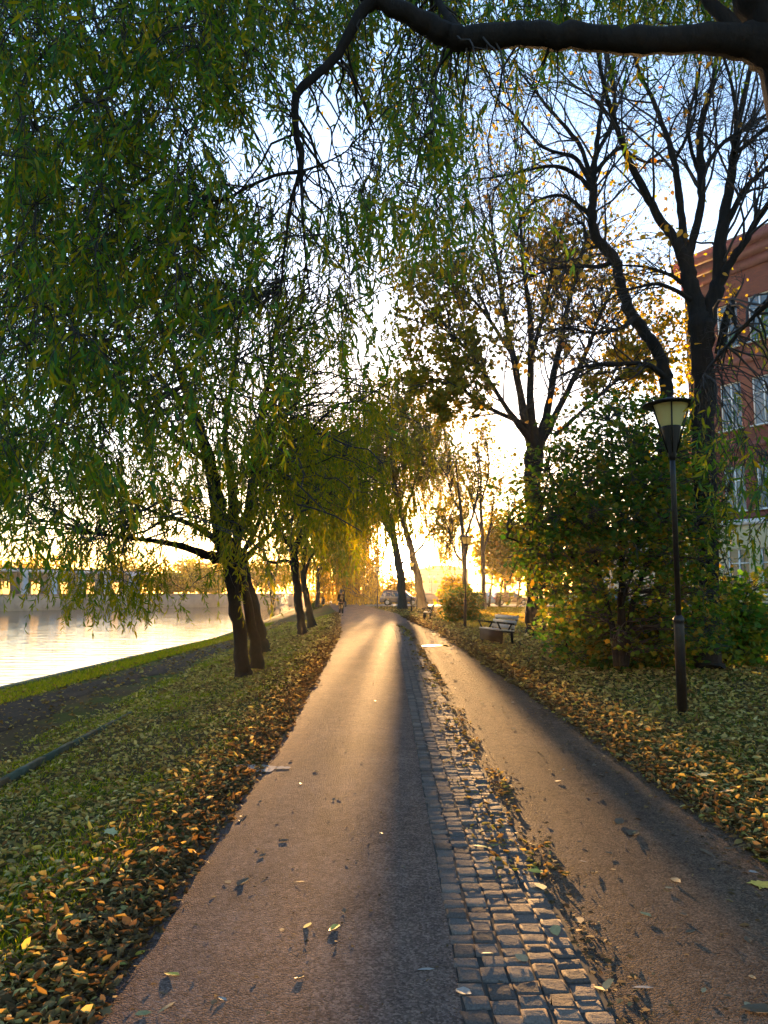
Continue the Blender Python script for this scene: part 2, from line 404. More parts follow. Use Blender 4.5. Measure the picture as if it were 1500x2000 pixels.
M['bag'] = simple('bag', (.02, .014, .014), .7, var=.3, scale=20)

# ------------------------------------------------------------------ terrain sheets
ys = np.concatenate([np.arange(-30, 0, 3), np.arange(0, 40, .5), np.arange(40, 120, 2), np.arange(120, 460, 12)])
def row(y):
    L, R, B, X = pl(y), pr(y), bx(y), fx(y)
    xs = [X - 420, X - 120, X - 40, X - 12, X - .1, X, X + (B - X) * .5, B - .02, B]
    xs += [B + (L - B) * q for q in np.linspace(0, 1, 26)[1:]]
    xs += list(np.linspace(L, R, 8)[1:])
    xs += [R + q for q in (.3, .8, 1.4, 2, 2.7, 3.4, 4.2, 5, 6, 7.2, 8.6, 10, 12, 14, 17, 20, 24, 30, 40, 60, 100, 200, 420)]
    return xs
G = np.array([[(x, y) for x in row(y)] for y in ys]); ny, nx = G.shape[:2]
Z = gz(G[..., 0], G[..., 1]); Z[:, 5] = -3.6; Z[:, 4] = 1.0; Z[:, 7] = -3.6; Z[:, 8] = gz(G[:, 8, 0] + 1e-4, G[:, 8, 1])
bump = np.sin(G[..., 0] * 3.1 + G[..., 1] * 1.3) * np.sin(G[..., 1] * 2.3 - G[..., 0]) * .025
fl = (pl(G[..., 1]) - G[..., 0]); fq = fl / (pl(G[..., 1]) - bx(G[..., 1])); bump = np.where((fl > .2) & (fq < .49), bump, 0)
Z = Z + bump
i = np.arange(ny - 1)[:, None]; j = np.arange(nx - 1)[None]
GF = np.stack([i * nx + j, i * nx + j + 1, (i + 1) * nx + j + 1, (i + 1) * nx + j], -1).reshape(-1, 4)
ground = link('ground', mesh_np('ground', np.concatenate([G, Z[..., None]], -1), [GF]), M['ground'], smooth=True)
tag(ground, 'soil and thin autumn grass of the riverside park', kind='structure')

def strip(name, fl_, fr_, y0, y1, dz, mat, nn=10, jit=0.0, step=.4, label=None, cell=1.0, feather=0):
    yy = np.arange(y0, y1, step); k = len(yy)
    jit = jit if isinstance(jit, tuple) else (jit, jit)
    jl = np.interp(yy, np.arange(y0, y1 + 1, .35 * cell), rng.normal(0, jit[0], len(np.arange(y0, y1 + 1, .35 * cell)))); jr = np.interp(yy, np.arange(y0, y1 + 1, .35 * cell), rng.normal(0, jit[1], len(np.arange(y0, y1 + 1, .35 * cell))))
    a = fl_(yy) + jl; b = fr_(yy) + jr
    q = np.linspace(0, 1, nn)
    X = a[:, None] + (b - a)[:, None] * q; Y = np.repeat(yy[:, None], nn, 1)
    Zz = gz(X, Y) + dz
    if feather: Zz[:, 0] -= feather; Zz[:, -1] -= feather
    i = np.arange(k - 1)[:, None]; j = np.arange(nn - 1)[None]
    Fq = np.stack([i * nn + j, i * nn + j + 1, (i + 1) * nn + j + 1, (i + 1) * nn + j], -1).reshape(-1, 4)
    o = link(name, mesh_np(name, np.stack([X, Y, Zz], -1), [Fq]), mat, smooth=True)
    return tag(o, label, kind='structure')
CL = lambda y: np.interp(y, [-5, 3, 16, 30, 40], [.26, .28, .37, .42, .2])
CR = lambda y: np.interp(y, [-5, 3, 16, 30, 40], [.8, .8, .88, .85, .4])
strip('gravel_path', lambda y: pl(y), lambda y: np.where(y < 38, CL(y), pr(y)), -6, 118, .012, M['path'], 10, (.05, .004), .25, 'reddish fine gravel walking path in the middle')
strip('sandy_path', lambda y: CR(y) - .0, lambda y: pr(y), -6, 37.7, .008, M['sand'], 10, (.008, .05), .25, 'brown sandy riding lane right of the cobbles')
strip('cobble_bed', lambda y: CL(y) - .02, lambda y: CR(y) + .02, -6, 37.7, .011, M['joint'], 3, 0, .25, 'dark soil bed under the cobble strip')
kx = lambda f: (lambda y: pl(y) + (bx(y) - pl(y)) * f)
strip('dirt_track', kx(.75), kx(.58), -6, 34, .022, M['dirt'], 8, .22, .4, 'trodden grey earth track along the river bank', 3, .06)
mb = MB()
yy = np.arange(-30, 450, 12.0)
V = []
for y in yy: V += [(fx(y) + 1.2, y, WATER), (bx(y) + .02, y, WATER)]
i = np.arange(len(yy) - 1)
water = link('river', mesh_np('river', np.array(V), [np.stack([i * 2, i * 2 + 1, i * 2 + 3, i * 2 + 2], -1)]), M['water'])
tag(water, 'rippled river reflecting the golden sky', kind='structure')
# far street
mb = MB(); mb.add([(-2, 80, .075), (90, 76, .09), (90, 90, .09), (-2, 96, .075)], [(0, 1, 2, 3)])
tag(mb.build('street', M['asphalt']), 'asphalt street beyond the lawn', kind='structure')
# stone edge of the near bank
yy = np.arange(-20, 130, 1.5); V = []; 
for y in yy:
    b = bx(y); zt = gz(b + .01, y) + .07
    V += [(b - .18, y, -3), (b - .18, y, zt), (b + .16, y, zt), (b + .16, y, zt - .4)]
i = np.arange(len(yy) - 1)
Fq = np.concatenate([np.stack([i * 4 + k, i * 4 + k + 1, i * 4 + k + 5, i * 4 + k + 4], -1) for k in range(3)])
tag(link('bank_edging', mesh_np('bank_edging', np.array(V), [Fq]), M['kerb']), 'dark stone edging along the near river bank', kind='structure')
# kerb on the slope
mb = MB()
yy = np.arange(2, 12.5, 1.0)
for y in yy:
    fk = lambda v: .31 + .0075 * (v - 7.7)
    x0, x1 = kx(fk(y))(y), kx(fk(y + .985))(y + .985)
    h_ = .035 - .06 * max(0, y - 8.5) / 4
    mb.bar((x0, y, gz(x0, y) + h_), (x1, y + .985, gz(x1, y + .985) + h_), .065, .12)
tag(mb.build('kerb', M['kerb']), 'mossy grey kerb between the grass slope and the earth track', kind='structure')

# setts: five rows of small stones
def setts():
    V = []; 
    y = 1.6; tmpl = np.array([(-.5, -.5, -.06), (.5, -.5, -.06), (.5, .5, -.06), (-.5, .5, -.06)])
    out = []
    for rowi in range(5):
        y = 1.4 + rng.random() * .1
        while y < 36:
            ln = rng.uniform(.075, .125); w_ = (CR(y) - CL(y)) / 5
            cx = CL(y) + (rowi + .5) * w_ + rng.normal(0, .004)
            out.append((cx, y + ln / 2, w_ - rng.uniform(.006, .015), ln - rng.uniform(.006, .014), rng.uniform(.015, .023), rng.normal(0, .03)))
            y += ln
    o = np.array(out); N = len(o)
    q = np.array([(-.5, -.5), (.5, -.5), (.5, .5), (-.5, .5)])
    lay = [(1.0, -.05), (1.0, .72), (.92, .95), (.7, 1.0)]
    A = np.zeros((N, 16, 3))
    for k, (s_, h_) in enumerate(lay):
        jit = rng.normal(0, .035, (N, 4, 2)) if k < 3 else rng.normal(0, .05, (N, 4, 2))
        p_ = (q[None] + (jit if k else 0)) * s_ * o[:, None, 2:4]
        c_, s2 = np.cos(o[:, 5])[:, None], np.sin(o[:, 5])[:, None]
        A[:, k * 4:k * 4 + 4, 0] = o[:, :1] + p_[..., 0] * c_ - p_[..., 1] * s2
        A[:, k * 4:k * 4 + 4, 1] = o[:, 1:2] + p_[..., 0] * s2 + p_[..., 1] * c_
        A[:, k * 4:k * 4 + 4, 2] = gz(o[:, 0], o[:, 1])[:, None] + (o[:, 4:5] * h_ if h_ > 0 else -.03) + rng.normal(0, .0015, (N, 4))
    fs = []
    for k in range(3):
        for j in range(4): fs.append((k * 4 + j, k * 4 + (j + 1) % 4, (k + 1) * 4 + (j + 1) % 4, (k + 1) * 4 + j))
    fs.append((12, 13, 14, 15)); fs = np.array(fs)
    Fq = (np.arange(N)[:, None, None] * 16 + fs[None]).reshape(-1, 4)
    return link('cobble_strip', mesh_np('cobble_strip', A, [Fq]), M['sett'], smooth=True)
tag(setts(), 'strip of small granite setts dividing the two paths', kind='structure')

# ------------------------------------------------------------------ leaves
LANCE = (np.array([(0, 0, 0), (.3, .5, .06), (.3, -.5, .06), (.68, .4, .02), (.68, -.4, .02), (1, 0, -.14)]), [(0, 2, 1), (1, 2, 4, 3), (3, 4, 5)])
DIAM = (np.array([(0, 0, 0), (.42, -.5, 0.06), (1, 0, -.08), (.42, .5, .06)]), [(0, 1, 2, 3)])
_mp = [(0, 0), (.05, .22), (-.1, .42), (.22, .42), (.35, .62), (.48, .42), (.62, .5), (.66, .2), (1, 0)]
_out = [(0, 0)] + [(a, b) for a, b in _mp[1:]] + [(a, -b) for a, b in reversed(_mp[1:-1])]
MAPLE = (np.array([(a, b * .9, -.25 * abs(b) + .05 * math.sin(9 * a)) for a, b in _out]), [tuple(range(len(_out)))[::-1]])
_ov = [(0, 0), (.15, .3), (.4, .46), (.7, .34), (1, 0), (.7, -.34), (.4, -.46), (.15, -.3)]
OVAL = (np.array([(a, b, .18 * abs(b) - .1 * a * a) for a, b in _ov]), [tuple(range(8))[::-1]])
CURL = (np.array([(0, 0, .0), (.25, .45, .3), (.25, -.45, .22), (.65, .42, .34), (.65, -.4, .2), (1, 0, .3), (.3, 0, .0), (.68, 0, .02)]), [(0, 6, 1), (0, 2, 6), (1, 6, 7, 3), (6, 2, 4, 7), (3, 7, 5), (7, 4, 5)])

def norm(a): return a / (np.linalg.norm(a, axis=-1, keepdims=True) + 1e-9)
def leaves(pos, d, nrm, ln, wd, tm):
    """N leaves: base point, direction, approximate normal, length, width"""
    d = norm(d); s = norm(np.cross(nrm, d)); n_ = np.cross(d, s)
    T, fs = tm
    V = pos[:, None] + ln[:, None, None] * T[None, :, 0, None] * d[:, None] + wd[:, None, None] * T[None, :, 1, None] * s[:, None] + ln[:, None, None] * T[None, :, 2, None] * n_[:, None]
    k = len(T); N = len(pos); by = {}
    for f in fs: by.setdefault(len(f), []).append(f)
    return V.reshape(-1, 3), [(np.arange(N)[:, None, None] * k + np.array(f)[None]).reshape(-1, len(f[0])) for f in by.values()]
def leaf_obj(name, sets, mat, parent=None):
    mbx = MB()
    for V, Fs in sets:
        o = mbx.n; mbx.V.append(V); mbx.n += len(V)
        for f in Fs: mbx.F.setdefault(f.shape[1], []).append(f + o)
    return mbx.build(name, mat, parent)

def vnoise(px, py, cell, seed):
    g = np.random.default_rng(seed).random((80, 80))
    x = np.asarray(px) / cell + 20; y = np.asarray(py) / cell + 20
    xi = np.floor(x).astype(int) % 79; yi = np.floor(y).astype(int) % 79
    fx_ = x - np.floor(x); fy_ = y - np.floor(y); fx_ = fx_ * fx_ * (3 - 2 * fx_); fy_ = fy_ * fy_ * (3 - 2 * fy_)
    return (g[yi, xi] * (1 - fx_) + g[yi, xi + 1] * fx_) * (1 - fy_) + (g[yi + 1, xi] * (1 - fx_) + g[yi + 1, xi + 1] * fx_) * fy_
def grid_sample(rows, x0, y0, cell, n, seed, clump=.5, ccell=45, cw=None):
    cw = cw or cell
    g = np.array([[int(c) for c in r] for r in rows], float) / 9
    H, W = g.shape; out = []
    r_ = np.random.default_rng(seed); got = 0
    while got < n:
        px = r_.uniform(0, W, n * 2); py = r_.uniform(0, H, n * 2)
        xi = np.clip(px - .5, 0, W - 1.001); yi = np.clip(py - .5, 0, H - 1.001)
        a = xi.astype(int); b = yi.astype(int); fa = xi - a; fb = yi - b
        a1 = np.minimum(a + 1, W - 1); b1 = np.minimum(b + 1, H - 1)
        v = (g[b, a] * (1 - fa) + g[b, a1] * fa) * (1 - fb) + (g[b1, a] * (1 - fa) + g[b1, a1] * fa) * fb
        v = v ** 1.6
        nz = vnoise(px * cell, py * cell, ccell, seed + 1) * .6 + vnoise(px * cell, py * cell, ccell * .4, seed + 2) * .4
        v = v * np.clip(1 + clump * 4 * (nz - .5), 0, 2)
        ok = r_.random(n * 2) * 1.3 < v
        out.append(np.stack([x0 + px[ok] * cw, y0 + py[ok] * cell], -1)); got += ok.sum()
    return np.concatenate(out)[:n]

def catmull(P, k):
    P = np.asarray(P, float); n_ = len(P)
    t = np.linspace(0, n_ - 1, k); i = np.minimum(t.astype(int), n_ - 2); f = (t - i)[:, None]
    E = np.concatenate([[2 * P[0] - P[1]], P, [2 * P[-1] - P[-2]]])
    a, b, c, d = E[i], E[i + 1], E[i + 2], E[i + 3]
    return .5 * (2 * b + (c - a) * f + (2 * a - 5 * b + 4 * c - d) * f * f + (3 * b - a - 3 * c + d) * f ** 3)
def limb(pts, k=None):
    """pts: (px, py, depth, width_px) -> world polyline and radii"""
    p = np.array(pts, float)
    P = at(p[:, 0], p[:, 1], p[:, 2]); R = p[:, 3] / 2 * p[:, 2] / F
    k = k or max(8, (len(p) - 1) * 5)
    c = catmull(np.concatenate([P, R[:, None]], 1), k)
    c[:, 3] = np.maximum(c[:, 3], .004)
    w_ = rng.normal(0, 1, (k, 3)) * c[:, 3:4] * .10; w_[0] = 0
    return c[:, :3] + w_, c[:, 3] * (1 + rng.normal(0, .05, k))
def add_limbs(mb, limbs, S=10):
    for P, R in limbs: mb.tubes(P[None], R[None], S)

def grow(P0, D0, L, R, K, wander, up, taper=.15):
    N = len(P0); P = np.zeros((N, K + 1, 3)); P[:, 0] = P0; d = norm(D0)
    for k in range(K):
        d = norm(d + rng.normal(0, wander, (N, 3)) + np.array([0, 0, up]))
        P[:, k + 1] = P[:, k] + d * (L / K)[:, None]
    t = np.linspace(0, 1, K + 1)
    return P, R[:, None] * (1 - t * (1 - taper))
def spawn(P, R, n, ang, lscale, rscale, lo=.2, base_len=None, jitter=.4):
    """children along polylines P (N,K,3)"""
    N, K, _ = P.shape
    idx = rng.integers(0, N, n); t = rng.uniform(lo, .98, n) * (K - 1); a = t.astype(int); f = (t - a)[:, None]
    p0 = P[idx, a] * (1 - f) + P[idx, a + 1] * f
    tan = norm(P[idx, a + 1] - P[idx, a])
    side = norm(np.cross(tan, rng.normal(0, 1, (n, 3))))
    d = norm(tan * math.cos(ang) + side * math.sin(ang))
    ln = np.linalg.norm(P[:, -1] - P[:, 0], axis=1)[idx] if base_len is None else np.full(n, base_len)
    L = ln * lscale * rng.uniform(1 - jitter, 1 + jitter, n)
    r = (R[idx, a] * rscale)
    return p0, d, L, r

# ------------------------------------------------------------------ trees
def base_of(limbs): return limbs[0][0][0]
def local(o, root):
    o.parent = root; o.matrix_parent_inverse = Matrix.Translation(-root.location); return o

def willow(label, limbs, tops, lens, leaf, mat, group=None, lsize=(.07, .11), lw=.17, per=24, cell=.8, sway=.25, name='willow_tree', extra=None, bark='bark', tw=.0035, S=10, down=1.0, spread=.42, bs=.007):
    """limbs: trunk and limbs in world space; tops: strand start points; each strand is a hanging twig with leaves"""
    root = thing(name, label, 'tree', tuple(base_of(limbs)), group=group)
    mb = MB(); add_limbs(mb, limbs, S)
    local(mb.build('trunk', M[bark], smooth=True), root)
    LP = np.concatenate([l[0] for l in limbs]); LR = np.concatenate([l[1] for l in limbs])
    # boughs: strands grouped by cell, each group hangs on a bough from the nearest limb point
    key = np.floor(tops / cell).astype(int); _, inv = np.unique(key, axis=0, return_inverse=True); inv = inv.ravel()
    nc = inv.max() + 1; cen = np.zeros((nc, 3)); np.add.at(cen, inv, tops); cen /= np.bincount(inv)[:, None]
    cen[:, 2] += .1
    pick = np.zeros((nc, 3)); pr_ = np.zeros(nc)
    for c in range(nc):
        dd = np.linalg.norm(LP - cen[c], axis=1) + np.abs(rng.normal(0, .3, len(LP))) + np.where(LP[:, 2] > cen[c, 2] + .5, .0, .3) + np.where(LR > .25, 2, 0)
        j = np.argmin(dd); pick[c] = LP[j]; pr_[c] = LR[j]
    t = np.linspace(0, 1, 9)[None, :, None]
    D = np.linalg.norm(cen - pick, axis=1)
    ctrl = (pick + cen) / 2 + np.stack([rng.normal(0, .12, nc) * D, rng.normal(0, .12, nc) * D, np.minimum(D * .2, .9)], -1)
    P = pick[:, None] * (1 - t) ** 2 + 2 * ctrl[:, None] * t * (1 - t) + cen[:, None] * t ** 2
    P[:, 1:-1] += rng.normal(0, .012, (nc, 7, 3)) * D[:, None, None]
    r0 = np.minimum(.004 + bs * D, np.maximum(pr_ * .7, .005)); R = r0[:, None] * (1 - .75 * np.linspace(0, 1, 9))[None]
    mb = MB(); mb.tubes(P, R, 5)
    # strands
    N = len(tops); K = 7; tt = np.linspace(0, 1, K)
    ph = rng.normal(0, 1, (N, 2)); swx = norm(np.concatenate([ph, np.zeros((N, 1))], 1)) * (sway * rng.random(N))[:, None]
    lensv = lens
    SP = tops[:, None] + (swx * lensv[:, None])[:, None] * (tt ** .6)[None, :, None] + np.array([0, 0, -1.0]) * lensv[:, None, None] * (tt ** 1.15)[None, :, None] * down
    SP[:, 1:] += rng.normal(0, .012, (N, K - 1, 3)) * lensv[:, None, None]
    lead = np.stack([cen[inv], (cen[inv] + tops) / 2 + np.array([0, 0, .06]), tops], 1)
    mb.tubes(lead, np.repeat(np.array([[tw * 1.5, tw * 1.3, tw]]), N, 0), 3)
    mb.tubes(SP, np.repeat((tw * (1 - .7 * tt))[None], N, 0), 3)
    local(mb.build('branching', M['twig']), root)
    n_ = N * per
    u = (np.arange(per) + rng.random((N, per))) / per * (K - 1.001); a = u.astype(int); f = (u - a)[..., None]
    idx = np.arange(N)[:, None]
    pos = (SP[idx, a] * (1 - f) + SP[idx, a + 1] * f).reshape(-1, 3)
    tan = norm(SP[idx, a + 1] - SP[idx, a]).reshape(-1, 3)
    d = norm(tan * .75 + rng.normal(0, spread, (n_, 3)) + np.array([0, 0, -.35]))
    ln = rng.uniform(*lsize, n_); wd = ln * lw * rng.uniform(.8, 1.3, n_)
    sets = [leaves(pos, d, rng.normal(0, 1, (n_, 3)), ln, wd, leaf)]
    if extra: sets += extra
    local(leaf_obj('crown', sets, mat), root)
    return root

# ---- the near willow whose limb hangs over the path
ND = 6.0
near_limbs = [
    ([(1800, 1560, 6.3, 190), (1760, 1250, 6.3, 165), (1700, 800, 6.2, 150), (1630, 400, 6.1, 140), (1560, 160, 6.05, 130), (1500, 20, 6.0, 110), (1440, -150, 5.8, 90), (1400, -400, 5.6, 70)], 40),
    ([(1570, 150, 6.05, 105), (1500, 92, 6.0, 96), (1400, 80, 6.0, 62), (1300, 80, 5.95, 56), (1200, 78, 5.9, 54), (1100, 70, 5.9, 52), (1000, 68, 5.9, 50), (900, 74, 5.85, 50), (860, 62, 5.85, 48), (800, 30, 5.8, 40), (755, 8, 5.8, 34), (715, -10, 5.8, 30), (660, -60, 5.8, 26)], 60),
    ([(735, 0, 5.8, 30), (705, 25, 5.8, 24), (678, 75, 5.8, 21), (650, 118, 5.8, 19), (612, 152, 5.75, 18), (580, 185, 5.7, 17), (577, 250, 5.7, 15), (588, 300, 5.7, 14), (586, 345, 5.7, 10)], 36),
    ([(587, 335, 5.7, 9), (572, 380, 5.7, 7), (562, 440, 5.7, 6), (552, 520, 5.7, 4), (548, 570, 5.7, 3)], 16),
    ([(588, 335, 5.7, 9), (590, 390, 5.7, 7), (593, 450, 5.7, 5), (600, 530, 5.7, 4), (605, 570, 5.7, 3)], 16),
    ([(586, 335, 5.7, 9), (540, 342, 5.65, 7), (490, 362, 5.6, 6), (440, 388, 5.6, 5), (395, 395, 5.6, 3)], 16),
    ([(588, 335, 5.7, 6), (630, 320, 5.7, 4), (670, 300, 5.7, 3), (690, 280, 5.7, 2)], 12),
    ([(660, -60, 5.8, 26), (520, -120, 5.7, 22), (330, -150, 5.6, 18), (150, -130, 5.6, 14), (-40, -60, 5.7, 10), (-160, 60, 5.9, 6)], 30),
    ([(520, -120, 5.7, 16), (430, -60, 6.2, 12), (330, 30, 6.6, 9), (220, 150, 7.0, 7), (130, 300, 7.2, 5), (60, 500, 7.2, 4)], 30),
    ([(900, 70, 5.85, 18), (860, 10, 6.2, 14), (820, -60, 6.6, 10), (780, -120, 6.9, 8)], 12),
    ([(1440, 60, 6.0, 34), (1390, 10, 6.1, 26), (1330, -60, 6.2, 18), (1200, -110, 6.4, 14), (1050, -110, 6.5, 9)], 20),
    ([(1640, 420, 6.1, 30), (1590, 500, 6.4, 20), (1540, 560, 6.6, 12), (1470, 620, 6.8, 8), (1400, 700, 6.9, 5), (1370, 740, 6.9, 3)], 20),
]
near_limbs = [limb(p, k) for p, k in near_limbs]
near_rows = [  # 100 px cells, x from -100, y from -100
    '88887766666665555',
    '88888766655444445',
    '88887656764211111',
    '88887652673110000',
    '88877642563100000',
    '88776543664100000',
    '77666543311000000',
    '77655433200000013',
    '77654332100000025',
    '77643211000000036',
    '76432100000000047',
    '43210000000000013']
g_ = grid_sample(near_rows, -100, -100, 100, 4500, 11, 1.1, 75)
dep = 4.7 + 3.6 * rng.random(len(g_)) + np.where(g_[:, 0] > 1250, 1.0, 0)
front = ((g_[:, 0] > 700) & (g_[:, 1] < 170)) | ((g_[:, 0] > 530) & (g_[:, 0] < 720) & (g_[:, 1] < 420))
dep = np.where(front, 6.25 + 2.2 * rng.random(len(g_)), dep)      # behind the limb, which stays clear
tops = at(g_[:, 0], g_[:, 1], dep); lens = rng.uniform(.2, .55, len(tops)); tops[:, 2] += lens * .5
willow('big near willow whose thick dark limb reaches across the top of the picture', near_limbs, tops, lens, LANCE, M['willow_near'], lsize=(.075, .125), lw=.18, per=15, cell=.55, sway=.9, spread=.6, bs=.0038)

# ---- river bank willows
def trunk_limb(pts): return limb(pts)
baseA = gp(474, 1325); dA = baseA[1]
A = [limb([(476, 1328, dA, 40), (474, 1300, dA, 31), (463, 1200, dA, 25), (448, 1115, dA, 25), (437, 1068, dA, 32), (428, 1010, dA, 34), (415, 930, dA, 26), (385, 820, dA, 20), (335, 690, dA - .6, 14), (272, 520, dA - 1, 8), (240, 420, dA - 1.2, 4)]),
     limb([(502, 1306, dA + .35, 30), (497, 1250, dA + .35, 21), (479, 1160, dA + .25, 19), (457, 1088, dA + .1, 20), (468, 1045, dA, 21), (486, 1000, dA, 20), (494, 930, dA, 17), (500, 860, dA + .3, 12), (520, 760, dA + .8, 8), (540, 640, dA + 1.2, 4)]),
     limb([(432, 1090, dA, 24), (400, 1083, dA - .3, 17), (360, 1068, dA - .6, 14), (310, 1058, dA - 1, 10), (250, 1050, dA - 1.5, 8), (170, 1040, dA - 2, 5)]),
     limb([(430, 1060, dA, 18), (395, 1035, dA + .3, 12), (350, 1015, dA + .8, 9), (300, 1000, dA + 1, 6), (220, 960, dA + 1.5, 4)]),
     limb([(440, 1050, dA, 22), (452, 990, dA, 16), (448, 930, dA, 14), (440, 840, dA + .5, 11), (455, 740, dA + 1, 8), (470, 600, dA + 1, 4)]),
     limb([(410, 905, dA, 14), (350, 860, dA - .8, 11), (270, 800, dA - 1.6, 9), (180, 720, dA - 2.4, 7), (100, 620, dA - 3, 5), (40, 560, dA - 3.4, 3)]),
     limb([(390, 830, dA, 12), (330, 760, dA + .6, 9), (250, 650, dA + 1.2, 6), (180, 560, dA + 1.8, 4)])]
rowsA = [  # x from -100, y from 300
    '1112222100',
    '2333443310',
    '3444444421',
    '4455554432',
    '5555455543',
    '6543455664',
    '5665666652',
    '5677677742',
    '4556766431',
    '2124542200']
g_ = grid_sample(rowsA, -150, 280, 92, 2700, 21, 1.1, 62)
dep = dA + rng.normal(-.8, 1.9, len(g_)); tops = at(g_[:, 0], g_[:, 1], np.clip(dep, 9.5, 20)); lens = rng.uniform(.3, .9, len(tops)); tops[:, 2] += lens * .5
willow('nearest double stemmed willow on the grass slope by the water', A, tops, lens, LANCE, M['willow_mid'], lsize=(.1, .16), lw=.18, per=20, cell=.9, sway=.7, spread=.55, group='willows on the river bank')
def bank_willow(label, lim, rows, x0, y0, cell, n, seed, spread, lsz, lenr, mat='willow_mid', per=26, leaf=DIAM, bark='bark', cw=None, **kw):
    D0 = lim[0][0][0][1]
    g_ = grid_sample(rows, x0, y0, cell, n, seed, .9, cell * .6, cw)
    dep = D0 + rng.normal(0, spread, len(g_)); tops = at(g_[:, 0], g_[:, 1], dep); ls = rng.uniform(*lenr, len(tops)); tops[:, 2] += ls * .5
    tops[:, 2] = np.maximum(tops[:, 2], gz(tops[:, 0], tops[:, 1]) + ls + .3)
    return willow(label, lim, tops, ls, leaf, M[mat], lsize=lsz, lw=.22, per=per, sway=.5, spread=.55, cell=kw.pop('bcell', 1.6), bark=bark, tw=.006, group='willows on the river bank', **kw)
dB = gp(513, 1278)[1]
B = [limb([(513, 1281, dB, 42), (505, 1240, dB, 30), (490, 1175, dB, 26), (476, 1125, dB, 25), (468, 1095, dB, 24), (462, 1040, dB, 14), (458, 950, dB, 9), (440, 850, dB, 5)]),
     limb([(472, 1098, dB, 18), (495, 1075, dB, 11), (520, 1050, dB, 9), (555, 1030, dB + .5, 7), (590, 985, dB + 1, 4)]),
     limb([(470, 1090, dB, 12), (510, 1010, dB + .5, 9), (545, 920, dB + 1, 7), (570, 800, dB + 1, 4)])]
bank_willow('leaning single stem willow just behind the nearest double stemmed willow', B,
    ['000110000', '001332100', '013444310', '024555420', '024565421', '013454310', '001221000'], 330, 640, 65, 400, 31, 1.8, (.13, .2), (.6, 1.5))
dC = gp(592, 1242)[1]
Cc = [limb([(592, 1244, dC, 24), (588, 1215, dC, 18), (581, 1160, dC, 16), (576, 1110, dC, 16), (575, 1075, dC, 14), (590, 1040, dC, 9), (600, 980, dC, 6), (610, 900, dC, 4)]),
      limb([(577, 1110, dC, 9), (560, 1095, dC, 7), (530, 1098, dC, 5), (500, 1080, dC, 4)]),
      limb([(576, 1080, dC, 10), (550, 1040, dC, 7), (530, 980, dC, 5), (520, 900, dC, 3)])]
bank_willow('third bank willow with crooked knotty top beside the path edge', Cc,
    ['00011000', '00233210', '02455421', '02556532', '02556532', '01345421', '00122100'], 440, 780, 48, 460, 41, 2.4, (.2, .3), (.8, 1.9))
dD = gp(608, 1228)[1]
Dd = [limb([(609, 1229, dD, 20), (605, 1200, dD, 14), (598, 1160, dD, 12), (592, 1125, dD, 11), (594, 1080, dD, 8), (605, 1010, dD, 5), (615, 920, dD, 3)]),
      limb([(592, 1125, dD, 8), (612, 1080, dD, 6), (640, 1040, dD, 4), (660, 980, dD, 3)])]
bank_willow('slim willow stem right behind the third bank willow', Dd,
    ['00110', '02332', '04543', '05654', '05654', '04543', '02321'], 540, 800, 40, 300, 51, 3, (.24, .36), (.9, 2.2), cw=31)
eb = gp(535, 1206)
dE = eb[1]
E = [limb([(535, 1208, dE, 12), (535, 1190, dE, 9), (532, 1160, dE, 10), (528, 1130, dE, 15), (520, 1100, dE, 8), (510, 1050, dE, 5)]), limb([(532, 1140, dE, 9), (540, 1110, dE, 7), (550, 1060, dE, 4)])]
bank_willow('far willow standing at the water edge between the nearer stems', E,
    ['0011100', '0234320', '1345431', '1345431', '0234421'], 440, 960, 36, 380, 61, 4, (.35, .5), (1.2, 2.4), 'willow_far')

# ---- golden willows where the sun comes through
dT = 72.0
zb = lambda px, Y: gz((px - 750) / F * Y, Y)
def foot(px, D): return HOR + (CH - zb(px, D)) * F / D * 1.0
T1 = [limb([(786, 1190, dT, 22), (785, 1165, dT, 16), (781, 1120, dT, 16), (776, 1085, dT, 15), (771, 1060, dT, 13), (763, 1020, dT, 10), (748, 970, dT, 7), (735, 900, dT, 4), (725, 830, dT, 3)]),
      limb([(765, 1050, dT, 8), (740, 1000, dT - 1, 6), (710, 950, dT - 2, 4), (690, 890, dT - 2, 3)]),
      limb([(780, 1105, dT, 6), (790, 1096, dT, 4), (800, 1088, dT, 3), (812, 1070, dT, 2)])]
T2 = [limb([(826, 1191, dT + 1, 26), (822, 1165, dT + 1, 18), (815, 1125, dT + 1, 15), (806, 1085, dT + 1, 13), (795, 1045, dT + 1, 12), (784, 1005, dT + 1, 10), (772, 950, dT + 1, 8), (765, 880, dT + 1, 5), (760, 800, dT + 1, 3)]),
      limb([(785, 1010, dT + 1, 7), (805, 960, dT, 5), (822, 900, dT, 4), (830, 840, dT, 2)]),
      limb([(806, 1085, dT, 5), (825, 1065, dT, 4), (838, 1040, dT, 3)])]
def gold(label, lim, rows, x0, y0, cell, n, seed, spr, lsz, lenr, mat, group='golden willows in front of the sun', **kw):
    D0 = lim[0][0][0][1]
    g_ = grid_sample(rows, x0, y0, cell, n, seed, 1.0, cell * .5)
    dep = D0 + rng.normal(0, spr, len(g_)); ls = rng.uniform(*lenr, len(g_))
    tops = at(g_[:, 0], g_[:, 1], dep); tops[:, 2] += ls * .5
    return willow(label, lim, tops, ls, DIAM, M[mat], group=group, lsize=lsz, lw=.25, per=kw.pop('per', 24), sway=kw.pop('sway', .15), spread=kw.pop('spread', .28), cell=2.4, bark='bark_far', tw=.012, S=8, **kw)
